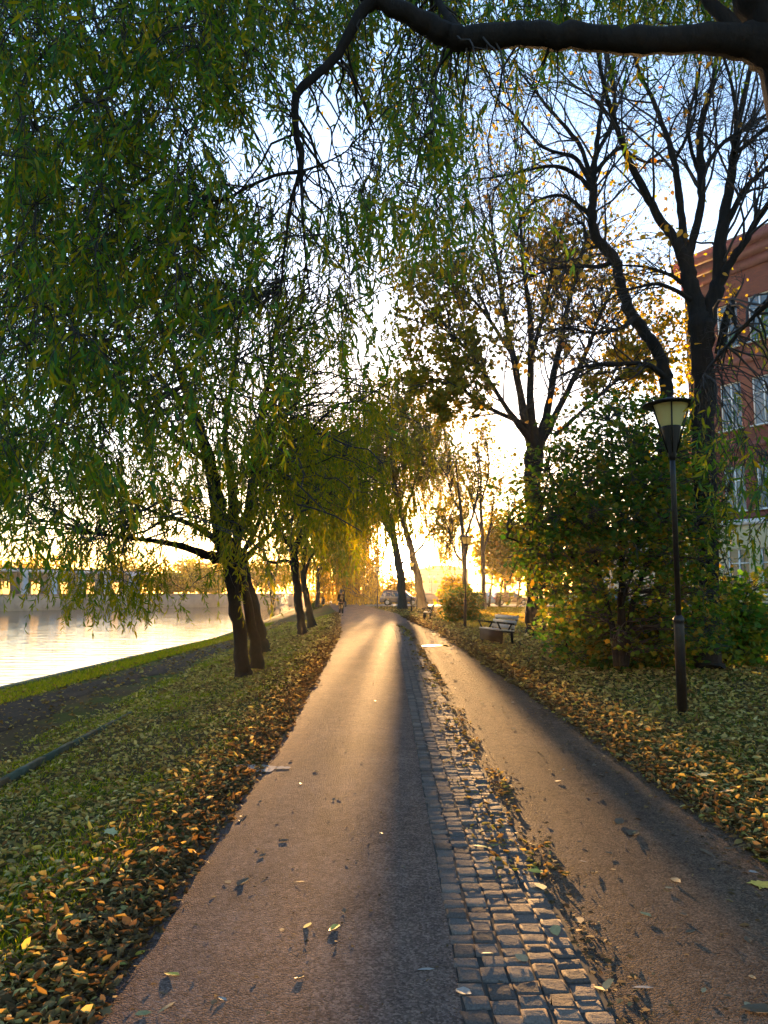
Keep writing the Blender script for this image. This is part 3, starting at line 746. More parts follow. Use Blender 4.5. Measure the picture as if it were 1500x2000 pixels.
gold('leaning far willow with its trunk in front of the setting sun', T1,
     ['00012210', '00134431', '01245542', '01345542', '02455532', '02555421', '02454200', '01332000', '00211000'], 610, 735, 36, 900, 71, 3, (.22, .38), (.8, 2.0), 'willow_far', per=30, sway=.6, spread=.6)
gold('leaning far willow right of the sun with its crown bent over it', T2,
     ['01100000', '13310000', '24432000', '24543100', '13455310', '01344420', '00123431', '00122321', '00112310', '00012200'], 690, 745, 36, 900, 81, 3, (.22, .38), (.8, 2.0), 'willow_far', per=30, sway=.6, spread=.6)
dF = 96.0
Fl = [limb([(672, 1184, dF, 9), (672, 1140, dF, 7), (670, 1090, dF, 5), (662, 1040, dF, 4), (655, 980, dF, 3)]), limb([(671, 1110, dF, 5), (690, 1070, dF, 4), (705, 1020, dF, 2)])]
gold('golden weeping willow behind the walking person at the path bend', Fl,
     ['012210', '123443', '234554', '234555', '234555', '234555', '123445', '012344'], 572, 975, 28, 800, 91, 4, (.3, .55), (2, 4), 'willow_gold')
Fm = [limb([(728, 1184, 110, 7), (726, 1150, 110, 5), (722, 1100, 110, 4), (718, 1050, 110, 3)]), limb([(726, 1130, 110, 4), (745, 1100, 110, 3), (752, 1070, 110, 2)])]
gold('pale golden willow farthest back under the sun beside the lamp post', Fm,
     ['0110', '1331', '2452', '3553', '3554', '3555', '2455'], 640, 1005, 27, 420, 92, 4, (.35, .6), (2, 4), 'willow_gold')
# big backdrop willows left of the sun
Fb = [limb([(620, 1186, 88, 9), (622, 1140, 88, 7), (630, 1080, 88, 6), (640, 1000, 88, 4), (650, 920, 88, 3)]), limb([(624, 1120, 88, 5), (600, 1060, 88, 4), (585, 1000, 88, 3)])]
gold('tall olive willow left of the golden one rising over the river', Fb,
     ['00011110', '01233321', '02455432', '13555443', '14555544', '14555433', '13444321', '02333210'], 540, 830, 36, 560, 93, 5, (.35, .6), (1.5, 3.5), 'willow_far')

# ---- bare and autumn trees on the right
def bare(label, limbs, gens, leafset=None, name='bare_tree', group=None, mat='linden', bark='bark', S=10, twigmat='twig'):
    root = thing(name, label, 'tree', tuple(base_of(limbs)), group=group)
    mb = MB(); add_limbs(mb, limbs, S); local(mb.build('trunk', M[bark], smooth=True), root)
    mb = MB(); tips = []
    k = 20
    P = np.stack([catmull(l[0], k) for l in limbs[1:]]); R = np.stack([np.interp(np.linspace(0, 1, k), np.linspace(0, 1, len(l[1])), l[1]) for l in limbs[1:]])
    src = (P, R)
    for gi, (n_, ang, ls, rs, K, wd, up, sides, lo, bl) in enumerate(gens):
        p0, d, L, r = spawn(src[0], src[1], n_, ang, ls, rs, lo, bl)
        r = np.clip(r, .004, .028)
        Pn, Rn = grow(p0, d, L, r, K, wd, up, .25)
        mb.tubes(Pn, Rn, sides); tips.append(Pn); src = (Pn, Rn)
    local(mb.build('branching', M[twigmat]), root)
    if leafset:
        n_, lsz, shape, gsel = leafset
        Pn = tips[-1]; idx = rng.integers(0, len(Pn), n_ * 40); a = rng.integers(1, Pn.shape[1], n_ * 40)
        pos = Pn[idx, a]
        if gsel is not None: pos = pos[gsel(pos)]
        pos = pos[:n_]; n_ = len(pos)
        if n_ > 2:
            ln = rng.uniform(*lsz, n_)
            local(leaf_obj('crown', [leaves(pos, rng.normal(0, .6, (n_, 3)) + np.array([0, 0, -.5]), rng.normal(0, 1, (n_, 3)), ln, ln * .8, shape)], M[mat]), root)
    return root
def to_px(p):
    q = p - np.array([0, 0, CH]); f_ = q[:, 1] * math.cos(TH) + q[:, 2] * math.sin(TH); u_ = -q[:, 1] * math.sin(TH) + q[:, 2] * math.cos(TH)
    return 750 + F * q[:, 0] / f_, 1000 - F * u_ / f_
dG = 15.0
Gt = [limb([(1382, 1312, dG, 66), (1378, 1250, dG, 52), (1376, 1000, dG, 48), (1374, 800, dG, 44), (1372, 700, dG, 44), (1372, 640, dG, 50), (1360, 600, dG, 36), (1347, 545, dG, 32), (1338, 505, dG, 32)]),
      limb([(1340, 510, dG, 28), (1318, 465, dG, 21), (1295, 438, dG, 18), (1262, 380, dG - .2, 16), (1232, 320, dG - .4, 14), (1208, 260, dG - .6, 12), (1190, 205, dG - .8, 10), (1172, 130, dG - 1, 8), (1160, 40, dG - 1, 5)]),
      limb([(1338, 505, dG, 20), (1331, 430, dG, 15), (1324, 360, dG, 14), (1316, 312, dG, 13), (1297, 250, dG + .3, 11), (1275, 195, dG + .5, 9), (1245, 130, dG + .7, 7), (1225, 50, dG + 1, 4)]),
      limb([(1343, 500, dG, 22), (1358, 450, dG, 16), (1369, 400, dG, 16), (1370, 340, dG, 16), (1366, 270, dG, 14), (1376, 215, dG, 12), (1392, 160, dG, 10), (1402, 90, dG, 8), (1412, 0, dG, 5)]),
      limb([(1374, 650, dG, 34), (1392, 590, dG, 30), (1404, 535, dG, 28), (1410, 450, dG, 23), (1424, 370, dG + .2, 20), (1434, 300, dG + .3, 16), (1444, 230, dG + .4, 13), (1462, 150, dG + .5, 10), (1480, 60, dG + .6, 7)]),
      limb([(1398, 575, dG, 22), (1422, 520, dG - .2, 17), (1450, 478, dG - .4, 15), (1478, 432, dG - .5, 13), (1510, 385, dG - .7, 11), (1560, 320, dG - 1, 8)]),
      limb([(1412, 450, dG, 15), (1436, 405, dG, 12), (1458, 365, dG, 11), (1485, 340, dG, 9), (1520, 310, dG, 7)]),
      limb([(1372, 338, dG, 11), (1395, 300, dG, 9), (1418, 275, dG, 8), (1455, 250, dG, 7), (1510, 215, dG, 5)]),
      limb([(1434, 300, dG, 10), (1455, 285, dG, 9), (1490, 255, dG, 8), (1530, 225, dG, 6)]),
      limb([(1370, 350, dG, 9), (1350, 290, dG + .3, 8), (1345, 230, dG + .5, 7), (1365, 150, dG + .6, 5), (1370, 60, dG + .6, 3)]),
      limb([(1316, 315, dG, 8), (1335, 280, dG, 7), (1355, 230, dG, 6), (1362, 170, dG, 4)]),
      limb([(1350, 575, dG, 11), (1322, 545, dG, 8), (1290, 530, dG, 7), (1250, 520, dG, 5), (1190, 518, dG, 3)]),
      limb([(1355, 590, dG, 12), (1325, 570, dG - .3, 9), (1285, 555, dG - .5, 7), (1230, 565, dG - .8, 5), (1180, 590, dG - 1, 3)]),
      limb([(1440, 235, dG, 8), (1430, 170, dG, 7), (1412, 100, dG, 5), (1408, 20, dG, 3)]),
      limb([(1405, 690, dG, 20), (1428, 590, dG - .6, 11), (1432, 620, dG - .8, 9), (1444, 650, dG - .9, 7)])]
for t_ in ():
    pass
bare('tall bare forked tree behind the near street lamp with a few amber leaves', Gt,
     [(170, .6, .55, .45, 8, .14, .03, 5, .25, None), (900, .8, .6, .5, 7, .17, .01, 3, .2, None), (4200, .8, .65, .55, 5, .19, 0, 3, .15, None)],
     (300, (.11, .18), OVAL, lambda p: (lambda u, v: ((np.abs(u - 1262 - (v - 380) * .45) < 42) & (v > 290) & (v < 470) & (rng.random(len(p)) < .3)) | (rng.random(len(p)) < .01))(*to_px(p))), mat='amber', group='trees of the right lawn')
dH = 18.0
Ht = [limb([(1292, 1262, dH, 40), (1293, 1180, dH, 30), (1296, 1000, dH, 27), (1298, 850, dH, 26), (1301, 760, dH, 27), (1296, 715, dH, 26), (1275, 670, dH, 25), (1245, 630, dH, 24), (1224, 600, dH, 22)]),
      limb([(1228, 606, dH, 23), (1213, 560, dH, 22), (1203, 510, dH, 21), (1180, 482, dH, 21), (1163, 460, dH, 20), (1156, 425, dH, 19), (1160, 385, dH, 17), (1158, 340, dH, 14), (1165, 290, dH, 11), (1172, 230, dH, 9), (1182, 150, dH, 6), (1190, 60, dH, 4)]),
      limb([(1158, 372, dH, 12), (1130, 345, dH, 9), (1090, 325, dH - .3, 8), (1040, 330, dH - .5, 6), (985, 343, dH - .7, 4), (930, 350, dH - 1, 3)]),
      limb([(1156, 362, dH, 11), (1125, 310, dH, 9), (1085, 297, dH, 7), (1050, 280, dH, 6), (1010, 230, dH, 5), (960, 185, dH, 3)]),
      limb([(1155, 350, dH, 10), (1135, 290, dH, 9), (1110, 255, dH, 8), (1072, 212, dH, 7), (1035, 165, dH, 5), (1000, 120, dH, 3)]),
      limb([(1157, 425, dH, 11), (1135, 405, dH, 8), (1098, 382, dH, 7), (1055, 390, dH - .5, 5), (1022, 415, dH - .8, 4), (1008, 470, dH - 1, 3)]),
      limb([(1166, 300, dH, 9), (1195, 240, dH + .4, 8), (1200, 180, dH + .6, 6), (1180, 100, dH + .6, 4)]),
      limb([(1160, 340, dH, 10), (1195, 300, dH, 9), (1215, 290, dH, 7), (1255, 315, dH, 5), (1300, 312, dH, 4)]),
      limb([(1198, 500, dH, 12), (1175, 520, dH, 9), (1110, 520, dH - .5, 7), (1050, 535, dH - .6, 5), (990, 560, dH - .6, 3)]),
      limb([(1240, 620, dH, 12), (1215, 640, dH - .5, 9), (1160, 650, dH - .7, 7), (1100, 640, dH - .8, 5), (1050, 660, dH - .8, 3)]),
      limb([(1302, 740, dH, 14), (1262, 712, dH - .6, 10), (1200, 712, dH - 1, 8), (1140, 716, dH - 1.2, 6), (1080, 740, dH - 1.2, 4)]),
      limb([(1180, 480, dH, 9), (1150, 480, dH, 8), (1140, 440, dH, 6), (1125, 435, dH, 3)])]
bare('crooked dark tree whose snaking stem rises directly behind the near street lamp', Ht,
     [(160, .65, .6, .45, 8, .15, .01, 5, .2, None), (900, .8, .6, .5, 7, .17, .0, 3, .2, None), (4000, .85, .65, .55, 5, .19, 0, 3, .15, None)],
     (260, (.10, .16), OVAL, None), mat='amber', group='trees of the right lawn')
dI = 27.0
It = [limb([(1046, 1244, dI, 40), (1045, 1180, dI, 34), (1042, 1000, dI, 33), (1040, 920, dI, 36), (1044, 880, dI, 40)]),
      limb([(1042, 885, dI, 26), (1020, 790, dI, 16), (1003, 700, dI, 13), (985, 610, dI, 11), (975, 540, dI, 8), (962, 450, dI, 5), (955, 380, dI, 3)]),
      limb([(1044, 880, dI, 26), (1036, 780, dI, 15), (1037, 690, dI, 13), (1034, 600, dI, 11), (1022, 520, dI, 8), (1015, 420, dI, 5), (1000, 360, dI, 3)]),
      limb([(1048, 885, dI, 24), (1070, 800, dI, 15), (1088, 700, dI, 13), (1105, 620, dI, 10), (1125, 530, dI, 8), (1150, 450, dI, 5)]),
      limb([(1050, 880, dI, 20), (1095, 790, dI + 1, 12), (1140, 700, dI + 1, 10), (1170, 620, dI + 1, 7), (1205, 550, dI + 1, 4)]),
      limb([(1036, 860, dI, 16), (985, 790, dI - 1, 10), (940, 720, dI - 1, 8), (900, 670, dI - 1, 6), (850, 630, dI - 1, 3)]),
      limb([(1030, 830, dI, 12), (960, 800, dI - 1, 8), (900, 760, dI - 1, 6), (840, 740, dI - 1, 4)]),
      limb([(1037, 700, dI, 9), (1060, 620, dI, 8), (1075, 540, dI, 6), (1085, 450, dI, 4)]),
      limb([(1003, 700, dI, 8), (960, 630, dI, 7), (920, 580, dI, 5), (880, 540, dI, 3)]),
      limb([(1085, 850, dI, 10), (1140, 800, dI, 7), (1210, 740, dI, 5), (1270, 700, dI, 3)])]
Ir = bare('broad half bare tree in the middle with thin golden leaves', It,
     [(240, .6, .5, .5, 8, .12, .04, 4, .25, None), (1300, .7, .5, .5, 6, .15, .02, 3, .2, None), (5200, .8, .55, .6, 4, .17, 0, 3, .15, None)],
     (24000, (.11, .19), DIAM, lambda p: (lambda u, v: rng.random(len(p)) < np.clip((v - 400) / 380, .06, 1))(*to_px(p))), mat='linden', group='trees of the right lawn')
# thin far trees right of the sun
dJ = 58.0
for (label, lim, sd_, nl) in [
    ('thin far birch like tree seen over the second street lamp', [[(912, 1190, dJ, 12), (907, 1120, dJ, 9), (903, 1040, dJ, 7), (896, 960, dJ, 5), (890, 900, dJ, 3)], [(907, 1100, dJ, 6), (890, 1080, dJ, 4), (878, 1040, dJ, 3), (866, 1000, dJ, 2)], [(905, 1060, dJ, 5), (925, 1000, dJ, 4), (935, 940, dJ, 3), (930, 880, dJ, 2)], [(900, 1000, dJ, 4), (880, 960, dJ, 3), (872, 900, dJ, 2)]], 1, 1100),
    ('slender far tree nearest the sun with sparse golden leaves', [[(945, 1190, 64, 11), (944, 1100, 64, 8), (940, 1000, 64, 6), (938, 920, 64, 4), (930, 860, 64, 3)], [(944, 1080, 64, 5), (960, 1020, 64, 4), (965, 960, 64, 2)], [(941, 1040, 64, 5), (925, 990, 64, 3), (915, 930, 64, 2)], [(940, 980, 64, 4), (955, 920, 64, 3), (950, 860, 64, 2)]], 2, 1300)]:
    bare(label, [limb(q) for q in lim], [(60, .55, .55, .5, 7, .12, .06, 4, .2, None), (420, .7, .5, .5, 5, .15, .03, 3, .2, None)], (nl, (.2, .34), DIAM, None), mat='linden', bark='bark_far', group='thin far trees')

# ---- maple thicket, shrubs
def shrub(label, lims, rows, x0, y0, cell, n, seed, drange, lsz, leaf, mat, name='shrub', cat='shrub', group=None, clump=.6, tw=.006, cellsz=.6, lwid=.95, stick=3):
    """multi stemmed shrub: sprays of leaves on twigs from the stems"""
    root = thing(name, label, cat, tuple(base_of(lims)), group=group)
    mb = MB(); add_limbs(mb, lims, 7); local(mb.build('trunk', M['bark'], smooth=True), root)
    g_ = grid_sample(rows, x0, y0, cell, n, seed, clump, cell * .5)
    N = len(g_); dep = drange[0] + (drange[1] - drange[0]) * rng.beta(1.6, 1.6, N)
    c = at(g_[:, 0], g_[:, 1], dep); c[:, 2] = np.maximum(c[:, 2], gz(c[:, 0], c[:, 1]) + .12)
    LP = np.concatenate([l[0] for l in lims])
    key = np.floor(c / cellsz).astype(int); _, inv = np.unique(key, axis=0, return_inverse=True); inv = inv.ravel(); nc = inv.max() + 1
    cen = np.zeros((nc, 3)); np.add.at(cen, inv, c); cen /= np.bincount(inv)[:, None]
    src = np.array([LP[np.argmin(np.linalg.norm(LP - q, axis=1) + np.where(LP[:, 2] > q[2], .6, 0))] for q in cen])
    t = np.linspace(0, 1, 7)[None, :, None]; ctrl = (src + cen) / 2 + np.array([0, 0, .1]) * np.linalg.norm(cen - src, axis=1)[:, None]
    P = src[:, None] * (1 - t) ** 2 + 2 * ctrl[:, None] * t * (1 - t) + cen[:, None] * t ** 2
    P[:, 1:-1] += rng.normal(0, .02, (nc, 5, 3)) * np.linalg.norm(cen - src, axis=1)[:, None, None]
    mb = MB(); mb.tubes(P, np.repeat(np.linspace(tw * 2, tw, 7)[None], nc, 0), 4)
    mb.tubes(np.stack([cen[inv], (cen[inv] + c) / 2 + rng.normal(0, .02, (N, 3)), c], 1), np.repeat([[tw * .8, tw * .6, tw * .4]], N, 0), 3)
    local(mb.build('branching', M['twig']), root)
    per = stick; pos = np.repeat(c, per, 0) + rng.normal(0, lsz[1] * .55, (N * per, 3)); n_ = len(pos)
    ln = rng.uniform(*lsz, n_)
    nr = rng.normal(0, .55, (n_, 3)) + np.array([0, -.15, .75])
    d = np.concatenate([rng.normal(0, 1, (n_, 2)), rng.normal(-.35, .3, (n_, 1))], 1)
    local(leaf_obj('crown', [leaves(pos, d, nr, ln, ln * lwid, leaf)], M[mat]), root)
    return root
dM = 14.2
ms_ = [limb([(1213, 1300, dM, 20), (1214, 1200, dM, 15), (1215, 1120, dM, 13), (1212, 1020, dM, 10), (1200, 900, dM, 7), (1190, 820, dM, 3)]),
       limb([(1206, 1302, dM, 16), (1195, 1220, dM, 11), (1178, 1150, dM, 9), (1150, 1060, dM, 8), (1110, 980, dM, 6), (1070, 920, dM, 3)]),
       limb([(1222, 1302, dM, 15), (1232, 1200, dM, 11), (1250, 1140, dM, 10), (1275, 1060, dM, 8), (1295, 960, dM, 6), (1300, 880, dM, 3)]),
       limb([(1214, 1180, dM, 8), (1238, 1100, dM - .5, 7), (1250, 1000, dM - .6, 6), (1255, 880, dM - .6, 3)]),
       limb([(1170, 1130, dM, 7), (1110, 1090, dM - .4, 5), (1050, 1070, dM - .6, 4), (990, 1050, dM - .6, 3)]),
       limb([(1260, 1110, dM, 7), (1330, 1050, dM + .3, 5), (1390, 1000, dM + .5, 4), (1430, 960, dM + .6, 3)])]
shrub('big dark multi stemmed maple filling the space left of the near street lamp', ms_,
      ['0001333210', '0013566532', '0135677643', '0267888754', '0378888754', '0378788754', '0367777764', '0256622554', '0024412465', '0000123455'],
      930, 770, 50, 6200, 101, (11.6, 16.6), (.06, .115), MAPLE, 'maple', name='maple_tree', cat='tree', group='trees of the right lawn')
def sapling(label, px, py, rows, x0, y0, cell, n, seed, dr, mat, lsz=(.1, .16), name='maple_shrub'):
    b = gp(px, py); D = b[1]
    l = [limb([(px + o, py + 3, D, 7), (px + o * 2.2, py - 45, D, 5), (px + o * 4, py - 95, D + .1 * o / 8, 4), (px + o * 6, py - 140, D, 2)]) for o in (-8, -2, 4, 9)]
    return shrub(label, l, rows, x0, y0, cell, n, seed, (D - dr, D + dr), lsz, MAPLE, mat, name=name, group='maple shrubs on the right verge', stick=3, cellsz=.5)
sapling('bright green maple shrub right of the near lamp post in front of the cream wall', 1405, 1300, ['00122210', '01355432', '03577643', '04688753', '04688753', '03577652', '01344431'], 1325, 1110, 27, 1000, 111, .9, 'sapling')
sapling('low dark maple shrub left of the near lamp post with yellow tips', 1245, 1305, ['0011221100', '0134555421', '1356777643', '2467888754', '2467888754', '1356777643'], 1100, 1155, 27, 1500, 112, .8, 'maple', (.09, .14))
sapling('small yellow green maple shrub reaching toward the first bench', 1120, 1290, ['0012210', '0245531', '1367653', '2478764', '2478764', '1256653'], 1030, 1120, 28, 850, 113, .9, 'sapling', (.08, .12))
# dark round yew by the second lamp
b = gp(895, 1217); D = b[1]
l_ = [limb([(895 + o, 1218, D, 5), (895 + o * 1.4, 1190, D, 4), (895 + o * 1.8, 1165, D, 2)]) for o in (-14, -5, 5, 14)]
shrub('dark rounded evergreen shrub beside the second street lamp', l_, ['0035530', '1577852', '3788874', '4888885', '4888885', '3788874', '2577762'], 862, 1143, 11, 1100, 121, (D - .8, D + .8), (.12, .2), OVAL, 'maple', name='evergreen_shrub', lwid=.5, stick=4)
# golden thicket behind the bench
D = 79.0
l_ = [limb([(x, 1187, D, 5), (x + 4, 1150, D, 4), (x + 8, 1110, D, 3), (x + 5, 1070, D, 2)]) for x in (955, 975, 1010)]
shrub('loose golden bush with hanging leaves behind the first bench', l_, ['00122100', '01345431', '13566642', '24667753', '25667753', '14566642', '02344420'], 915, 995, 18, 1700, 122, (75, 82), (.3, .48), OVAL, 'linden', name='golden_shrub', group=None, stick=3, cellsz=1.2, tw=.012)
l_ = [limb([(x, 1192, 66, 4), (x + 2, 1165, 66, 3), (x + 3, 1140, 66, 2)]) for x in (868, 882, 896)]
shrub('yellow green bush in front of the distant pink house', l_, ['0012210', '0135542', '1356653', '2467754', '2467754'], 850, 1126, 9, 380, 123, (63, 69), (.22, .36), OVAL, 'willow_gold', name='golden_shrub', stick=3, cellsz=1.2, tw=.012)
l_ = [limb([(x, 1184, 104, 4), (x + 1, 1160, 104, 3), (x + 2, 1135, 104, 2)]) for x in (738, 756, 775, 792)]
shrub('wide yellow bush behind the silver car under the sun', l_, ['00122210', '13455542', '24667754', '35777765', '35777765'], 715, 1117, 13, 700, 125, (101, 107), (.3, .5), OVAL, 'willow_gold', name='golden_shrub', stick=3, cellsz=1.6, tw=.015)
b = gp(613, 1190); D = b[1]
l_ = [limb([(613 + o, 1191, D, 3), (613 + o * 2, 1182, D, 2), (613 + o * 2, 1176, D, 1.5)]) for o in (-3, 0, 3)]
shrub('low dark mound of shrub on the bank beside the litter bin', l_, ['00343', '03676', '36887'], 598, 1172, 6, 350, 124, (D - 1, D + 1), (.14, .24), OVAL, 'maple', name='low_shrub', lwid=.5, stick=3)

# ---- far bank and skyline trees
def round_tree(label, px, Y, h, wpx, mat, seed, zb_=None, group='trees on the far bank', n=900, lsz=(.5, .9), name='far_tree', low=.38):
    r_ = np.random.default_rng(seed)
    x = (px - 750) / F * Y; z0 = gz(x, Y) if zb_ is None else zb_
    W = wpx / 2 * Y / F
    base = np.array([x, Y, z0 - .1]); top = base + np.array([r_.normal(0, .4), 0, h * .75])
    lim = [(np.linspace(base, top, 8) + r_.normal(0, .08, (8, 3)) * np.linspace(0, 1, 8)[:, None], np.linspace(h * .028, h * .008, 8))]
    for k in range(5):
        a = r_.uniform(0, 6.28); s = lim[0][0][3 + k % 4]; e = base + np.array([math.cos(a) * W * .7, math.sin(a) * W * .7, h * r_.uniform(.55, .85)])
        lim.append((np.linspace(s, e, 8), np.linspace(h * .011, h * .004, 8)))
    root = thing(name, label, 'tree', tuple(base), group=group)
    mb = MB(); add_limbs(mb, lim, 6); local(mb.build('trunk', M['bark_far']), root)
    nb = 16; ce = np.stack([r_.normal(0, .42, nb) * W, r_.normal(0, .42, nb) * W, h * r_.uniform(low, .95, nb)], -1)
    q = r_.integers(0, nb, n); pos = base + ce[q] + r_.normal(0, .24, (n, 3)) * np.array([W, W, h * .42])
    pos[:, 2] = np.maximum(pos[:, 2], z0 + h * .12)
    ln = r_.uniform(*lsz, n)
    local(leaf_obj('crown', [leaves(pos, r_.normal(0, 1, (n, 3)) + np.array([0, 0, -.6]), r_.normal(0, 1, (n, 3)), ln, ln * .6, DIAM)], M[mat]), root)
    return root
fb = [(20, 122, 9, 130, 'willow_far', 'leftmost green tree on the far bank'), (215, 138, 8, 80, 'willow_far', 'round green tree behind the middle of the grey hall'),
      (330, 150, 8, 80, 'willow_gold', 'yellow green tree on the far bank left of the nearest willow trunk'), (395, 158, 9, 90, 'willow_gold', 'golden tree on the far bank right behind the nearest willow trunk'),
      (470, 185, 10, 90, 'willow_gold', 'small golden tree over the end of the quay wall'), (560, 205, 12, 90, 'willow_gold', 'pale yellow tree at the far river bend'),
      (640, 210, 13, 90, 'willow_gold', 'yellow tree beyond the path bend behind the person')]
fb += [(-60, 108, 8, 150, 'willow_far', 'green tree at the far left of the quay'), (95, 150, 11, 130, 'willow_gold', 'yellow tree rising behind the grey hall on the left'), (265, 160, 12, 130, 'willow_far', 'broad green tree rising behind the grey hall on the right'),
       (360, 170, 12, 120, 'willow_gold', 'broad golden tree behind the end of the grey hall'), (430, 172, 11, 100, 'willow_far', 'green gold tree filling the gap beside the nearest trunk'), (520, 195, 13, 110, 'willow_gold', 'high golden tree behind the narrow end of the river')]
for i_, (px, Y, h, wp, mt, lb) in enumerate(fb): round_tree(lb, px, Y + (16 if px < 450 else 0), h * .7, wp, mt, 200 + i_, zb_=1.0 if px < 600 else None, n=2200, low=.12)
rt = [(1075, 104, 9, 90, 'linden', 'amber tree behind the parked cars right of the golden bush'), (985, 110, 10, 110, 'willow_gold', 'golden tree beyond the street behind the dark red car'),
      (1330, 60, 14, 130, 'maple', 'dark tree between the brick house and the cream house'), (1150, 70, 11, 90, 'linden', 'olive tree behind the maple stems')]
for i_, (px, Y, h, wp, mt, lb) in enumerate(rt): round_tree(lb, px, Y, h, wp, mt, 300 + i_, group='trees behind the right lawn', n=1600)

# ------------------------------------------------------------------ leaf litter and grass
def litter(name, n, xf, y0, y1, mat, lsz, seed, label, tilt=.5, kinds=(CURL, LANCE, OVAL, MAPLE), wts=(.42, .5, .04, .04), pw_=1.0, keep=None):
    r_ = np.random.default_rng(seed)
    y = y0 * (y1 / y0) ** (r_.random(n) ** pw_)
    x = xf(y, r_.random(n), r_)
    if keep is not None:
        k = keep(x, y, r_); x = x[k]; y = y[k]; n = len(x)
    pos = np.stack([x, y, gz(x, y) + .013 + r_.random(n) * (.035 if lsz[1] > .055 else .006)], -1)
    grow_ = np.clip(y / 9, 1, 3.2) ** .8
    sets = []; kd = r_.choice(len(kinds), n, p=wts)
    for i, tm in enumerate(kinds):
        s = kd == i; m_ = s.sum()
        if not m_: continue
        ln = r_.uniform(*lsz, m_) * grow_[s] * (1.15 if tm is MAPLE else 1)
        d = np.concatenate([r_.normal(0, 1, (m_, 2)), r_.normal(0, tilt * .5, (m_, 1))], 1)
        nr = np.concatenate([r_.normal(0, tilt, (m_, 2)), np.ones((m_, 1))], 1)
        wd = ln * {id(CURL): .45, id(LANCE): .23, id(OVAL): .65, id(MAPLE): 1.0}[id(tm)] * r_.uniform(.7, 1.3, m_)
        sets.append(leaves(pos[s], d, nr, ln, wd, tm))
    return tag(leaf_obj(name, sets, mat), label, kind='stuff')
green = lambda x, y: vnoise(x * 10, y * 7, 9, 77) * .65 + vnoise(x * 10, y * 7, 4, 78) * .35
litter('leaf_litter', 36000, lambda y, q, r: pl(y) + .06 - r.beta(1.0, 1.25, len(q)) * 3.7 + r.normal(0, .03, len(q)), 1.7, 50, M['litter'], (.025, .065), 401, 'fallen leaves lying thick on the left grass slope', keep=lambda x, y, r: r.random(len(x)) < np.where(green(x, y) > .58, .45, 1.0))
litter('leaf_litter', 11000, lambda y, q, r: pl(y) - .15 - q * 3.9, 1.8, 55, M['litter_pale'], (.035, .075), 417, 'pale yellow willow leaves scattered over the grass of the left slope', tilt=.35, kinds=(LANCE, CURL), wts=(.75, .25))
litter('leaf_litter', 6000, lambda y, q, r: pr(y) + .2 + q * np.minimum(9, 1.2 + y * .5), 3.5, 40, M['litter_pale'], (.035, .08), 418, 'pale yellow leaves lying on top of the brown litter of the right lawn', tilt=.35, kinds=(LANCE, CURL, MAPLE), wts=(.5, .3, .2))
litter('leaf_drift', 15000, lambda y, q, r: pl(y) + .1 - np.abs(r.normal(0, .33, len(q))), 1.7, 60, M['litter_dark'], (.025, .065), 402, 'dark drift of fallen leaves along the left path edge')
litter('leaf_litter', 34000, lambda y, q, r: pr(y) - .12 + r.beta(.9, 1.5, len(q)) * np.minimum(10, 1.8 + y * .55), 2.5, 40, M['litter'], (.028, .07), 403, 'fallen leaves covering the right lawn under the maple')
litter('leaf_litter', 15000, lambda y, q, r: pr(y) + .3 + q * np.minimum(9, .8 + y * .5), 4.5, 22, M['litter'], (.035, .08), 416, 'tan leaves spread round the foot of the near street lamp')
litter('leaf_drift', 5000, lambda y, q, r: pr(y) - .12 + np.abs(r.normal(0, .3, len(q))), 2.5, 50, M['litter_dark'], (.035, .085), 404, 'dark drift of fallen leaves along the right path edge')
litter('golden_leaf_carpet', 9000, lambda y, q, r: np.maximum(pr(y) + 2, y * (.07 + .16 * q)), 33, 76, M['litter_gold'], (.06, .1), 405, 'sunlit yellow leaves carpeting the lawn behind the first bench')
litter('leaf_litter', 5000, lambda y, q, r: pr(y) + q * 7, 36, 80, M['litter'], (.05, .09), 406, 'dry leaves on the far verge below the leaning willows')
litter('leaf_litter', 2600, lambda y, q, r: CL(y) + .2 + (CR(y) - CL(y)) * (q ** .6) * .9, 4.2, 36, M['litter'], (.025, .055), 407, 'small leaves caught in the joints of the cobble strip', tilt=.35, keep=lambda x, y, r: vnoise(x * 20, y * 10, 5, 90) > .5)
litter('leaf_litter', 5200, lambda y, q, r: kx(.98)(y) + (kx(.38)(y) - kx(.98)(y)) * q, 6, 60, M['litter'], (.035, .07), 408, 'pale leaves scattered over the earth track by the water', tilt=.3)
litter('leaf_crumbs', 1900, lambda y, q, r: pl(y) + (pr(y) - pl(y)) * q, 2.6, 40, M['litter_dark'], (.008, .024), 409, 'crumbs of dead leaf and grit strewn over both paths', kinds=(LANCE, OVAL), wts=(.5, .5), tilt=.1)
litter('leaf_crumbs', 1600, lambda y, q, r: pr(y) - np.abs(r.normal(0, .28, len(q))), 2.6, 40, M['litter_dark'], (.015, .05), 410, 'reddish leaf fragments trodden into the right edge of the sandy lane', kinds=(LANCE, OVAL), wts=(.5, .5), tilt=.12)
litter('leaf_crumbs', 900, lambda y, q, r: CR(y) + np.abs(r.normal(0, .12, len(q))), 2.6, 36, M['litter_dark'], (.015, .045), 414, 'dark leaf fragments along the right edge of the cobble strip', kinds=(LANCE, OVAL), wts=(.5, .5), tilt=.12)
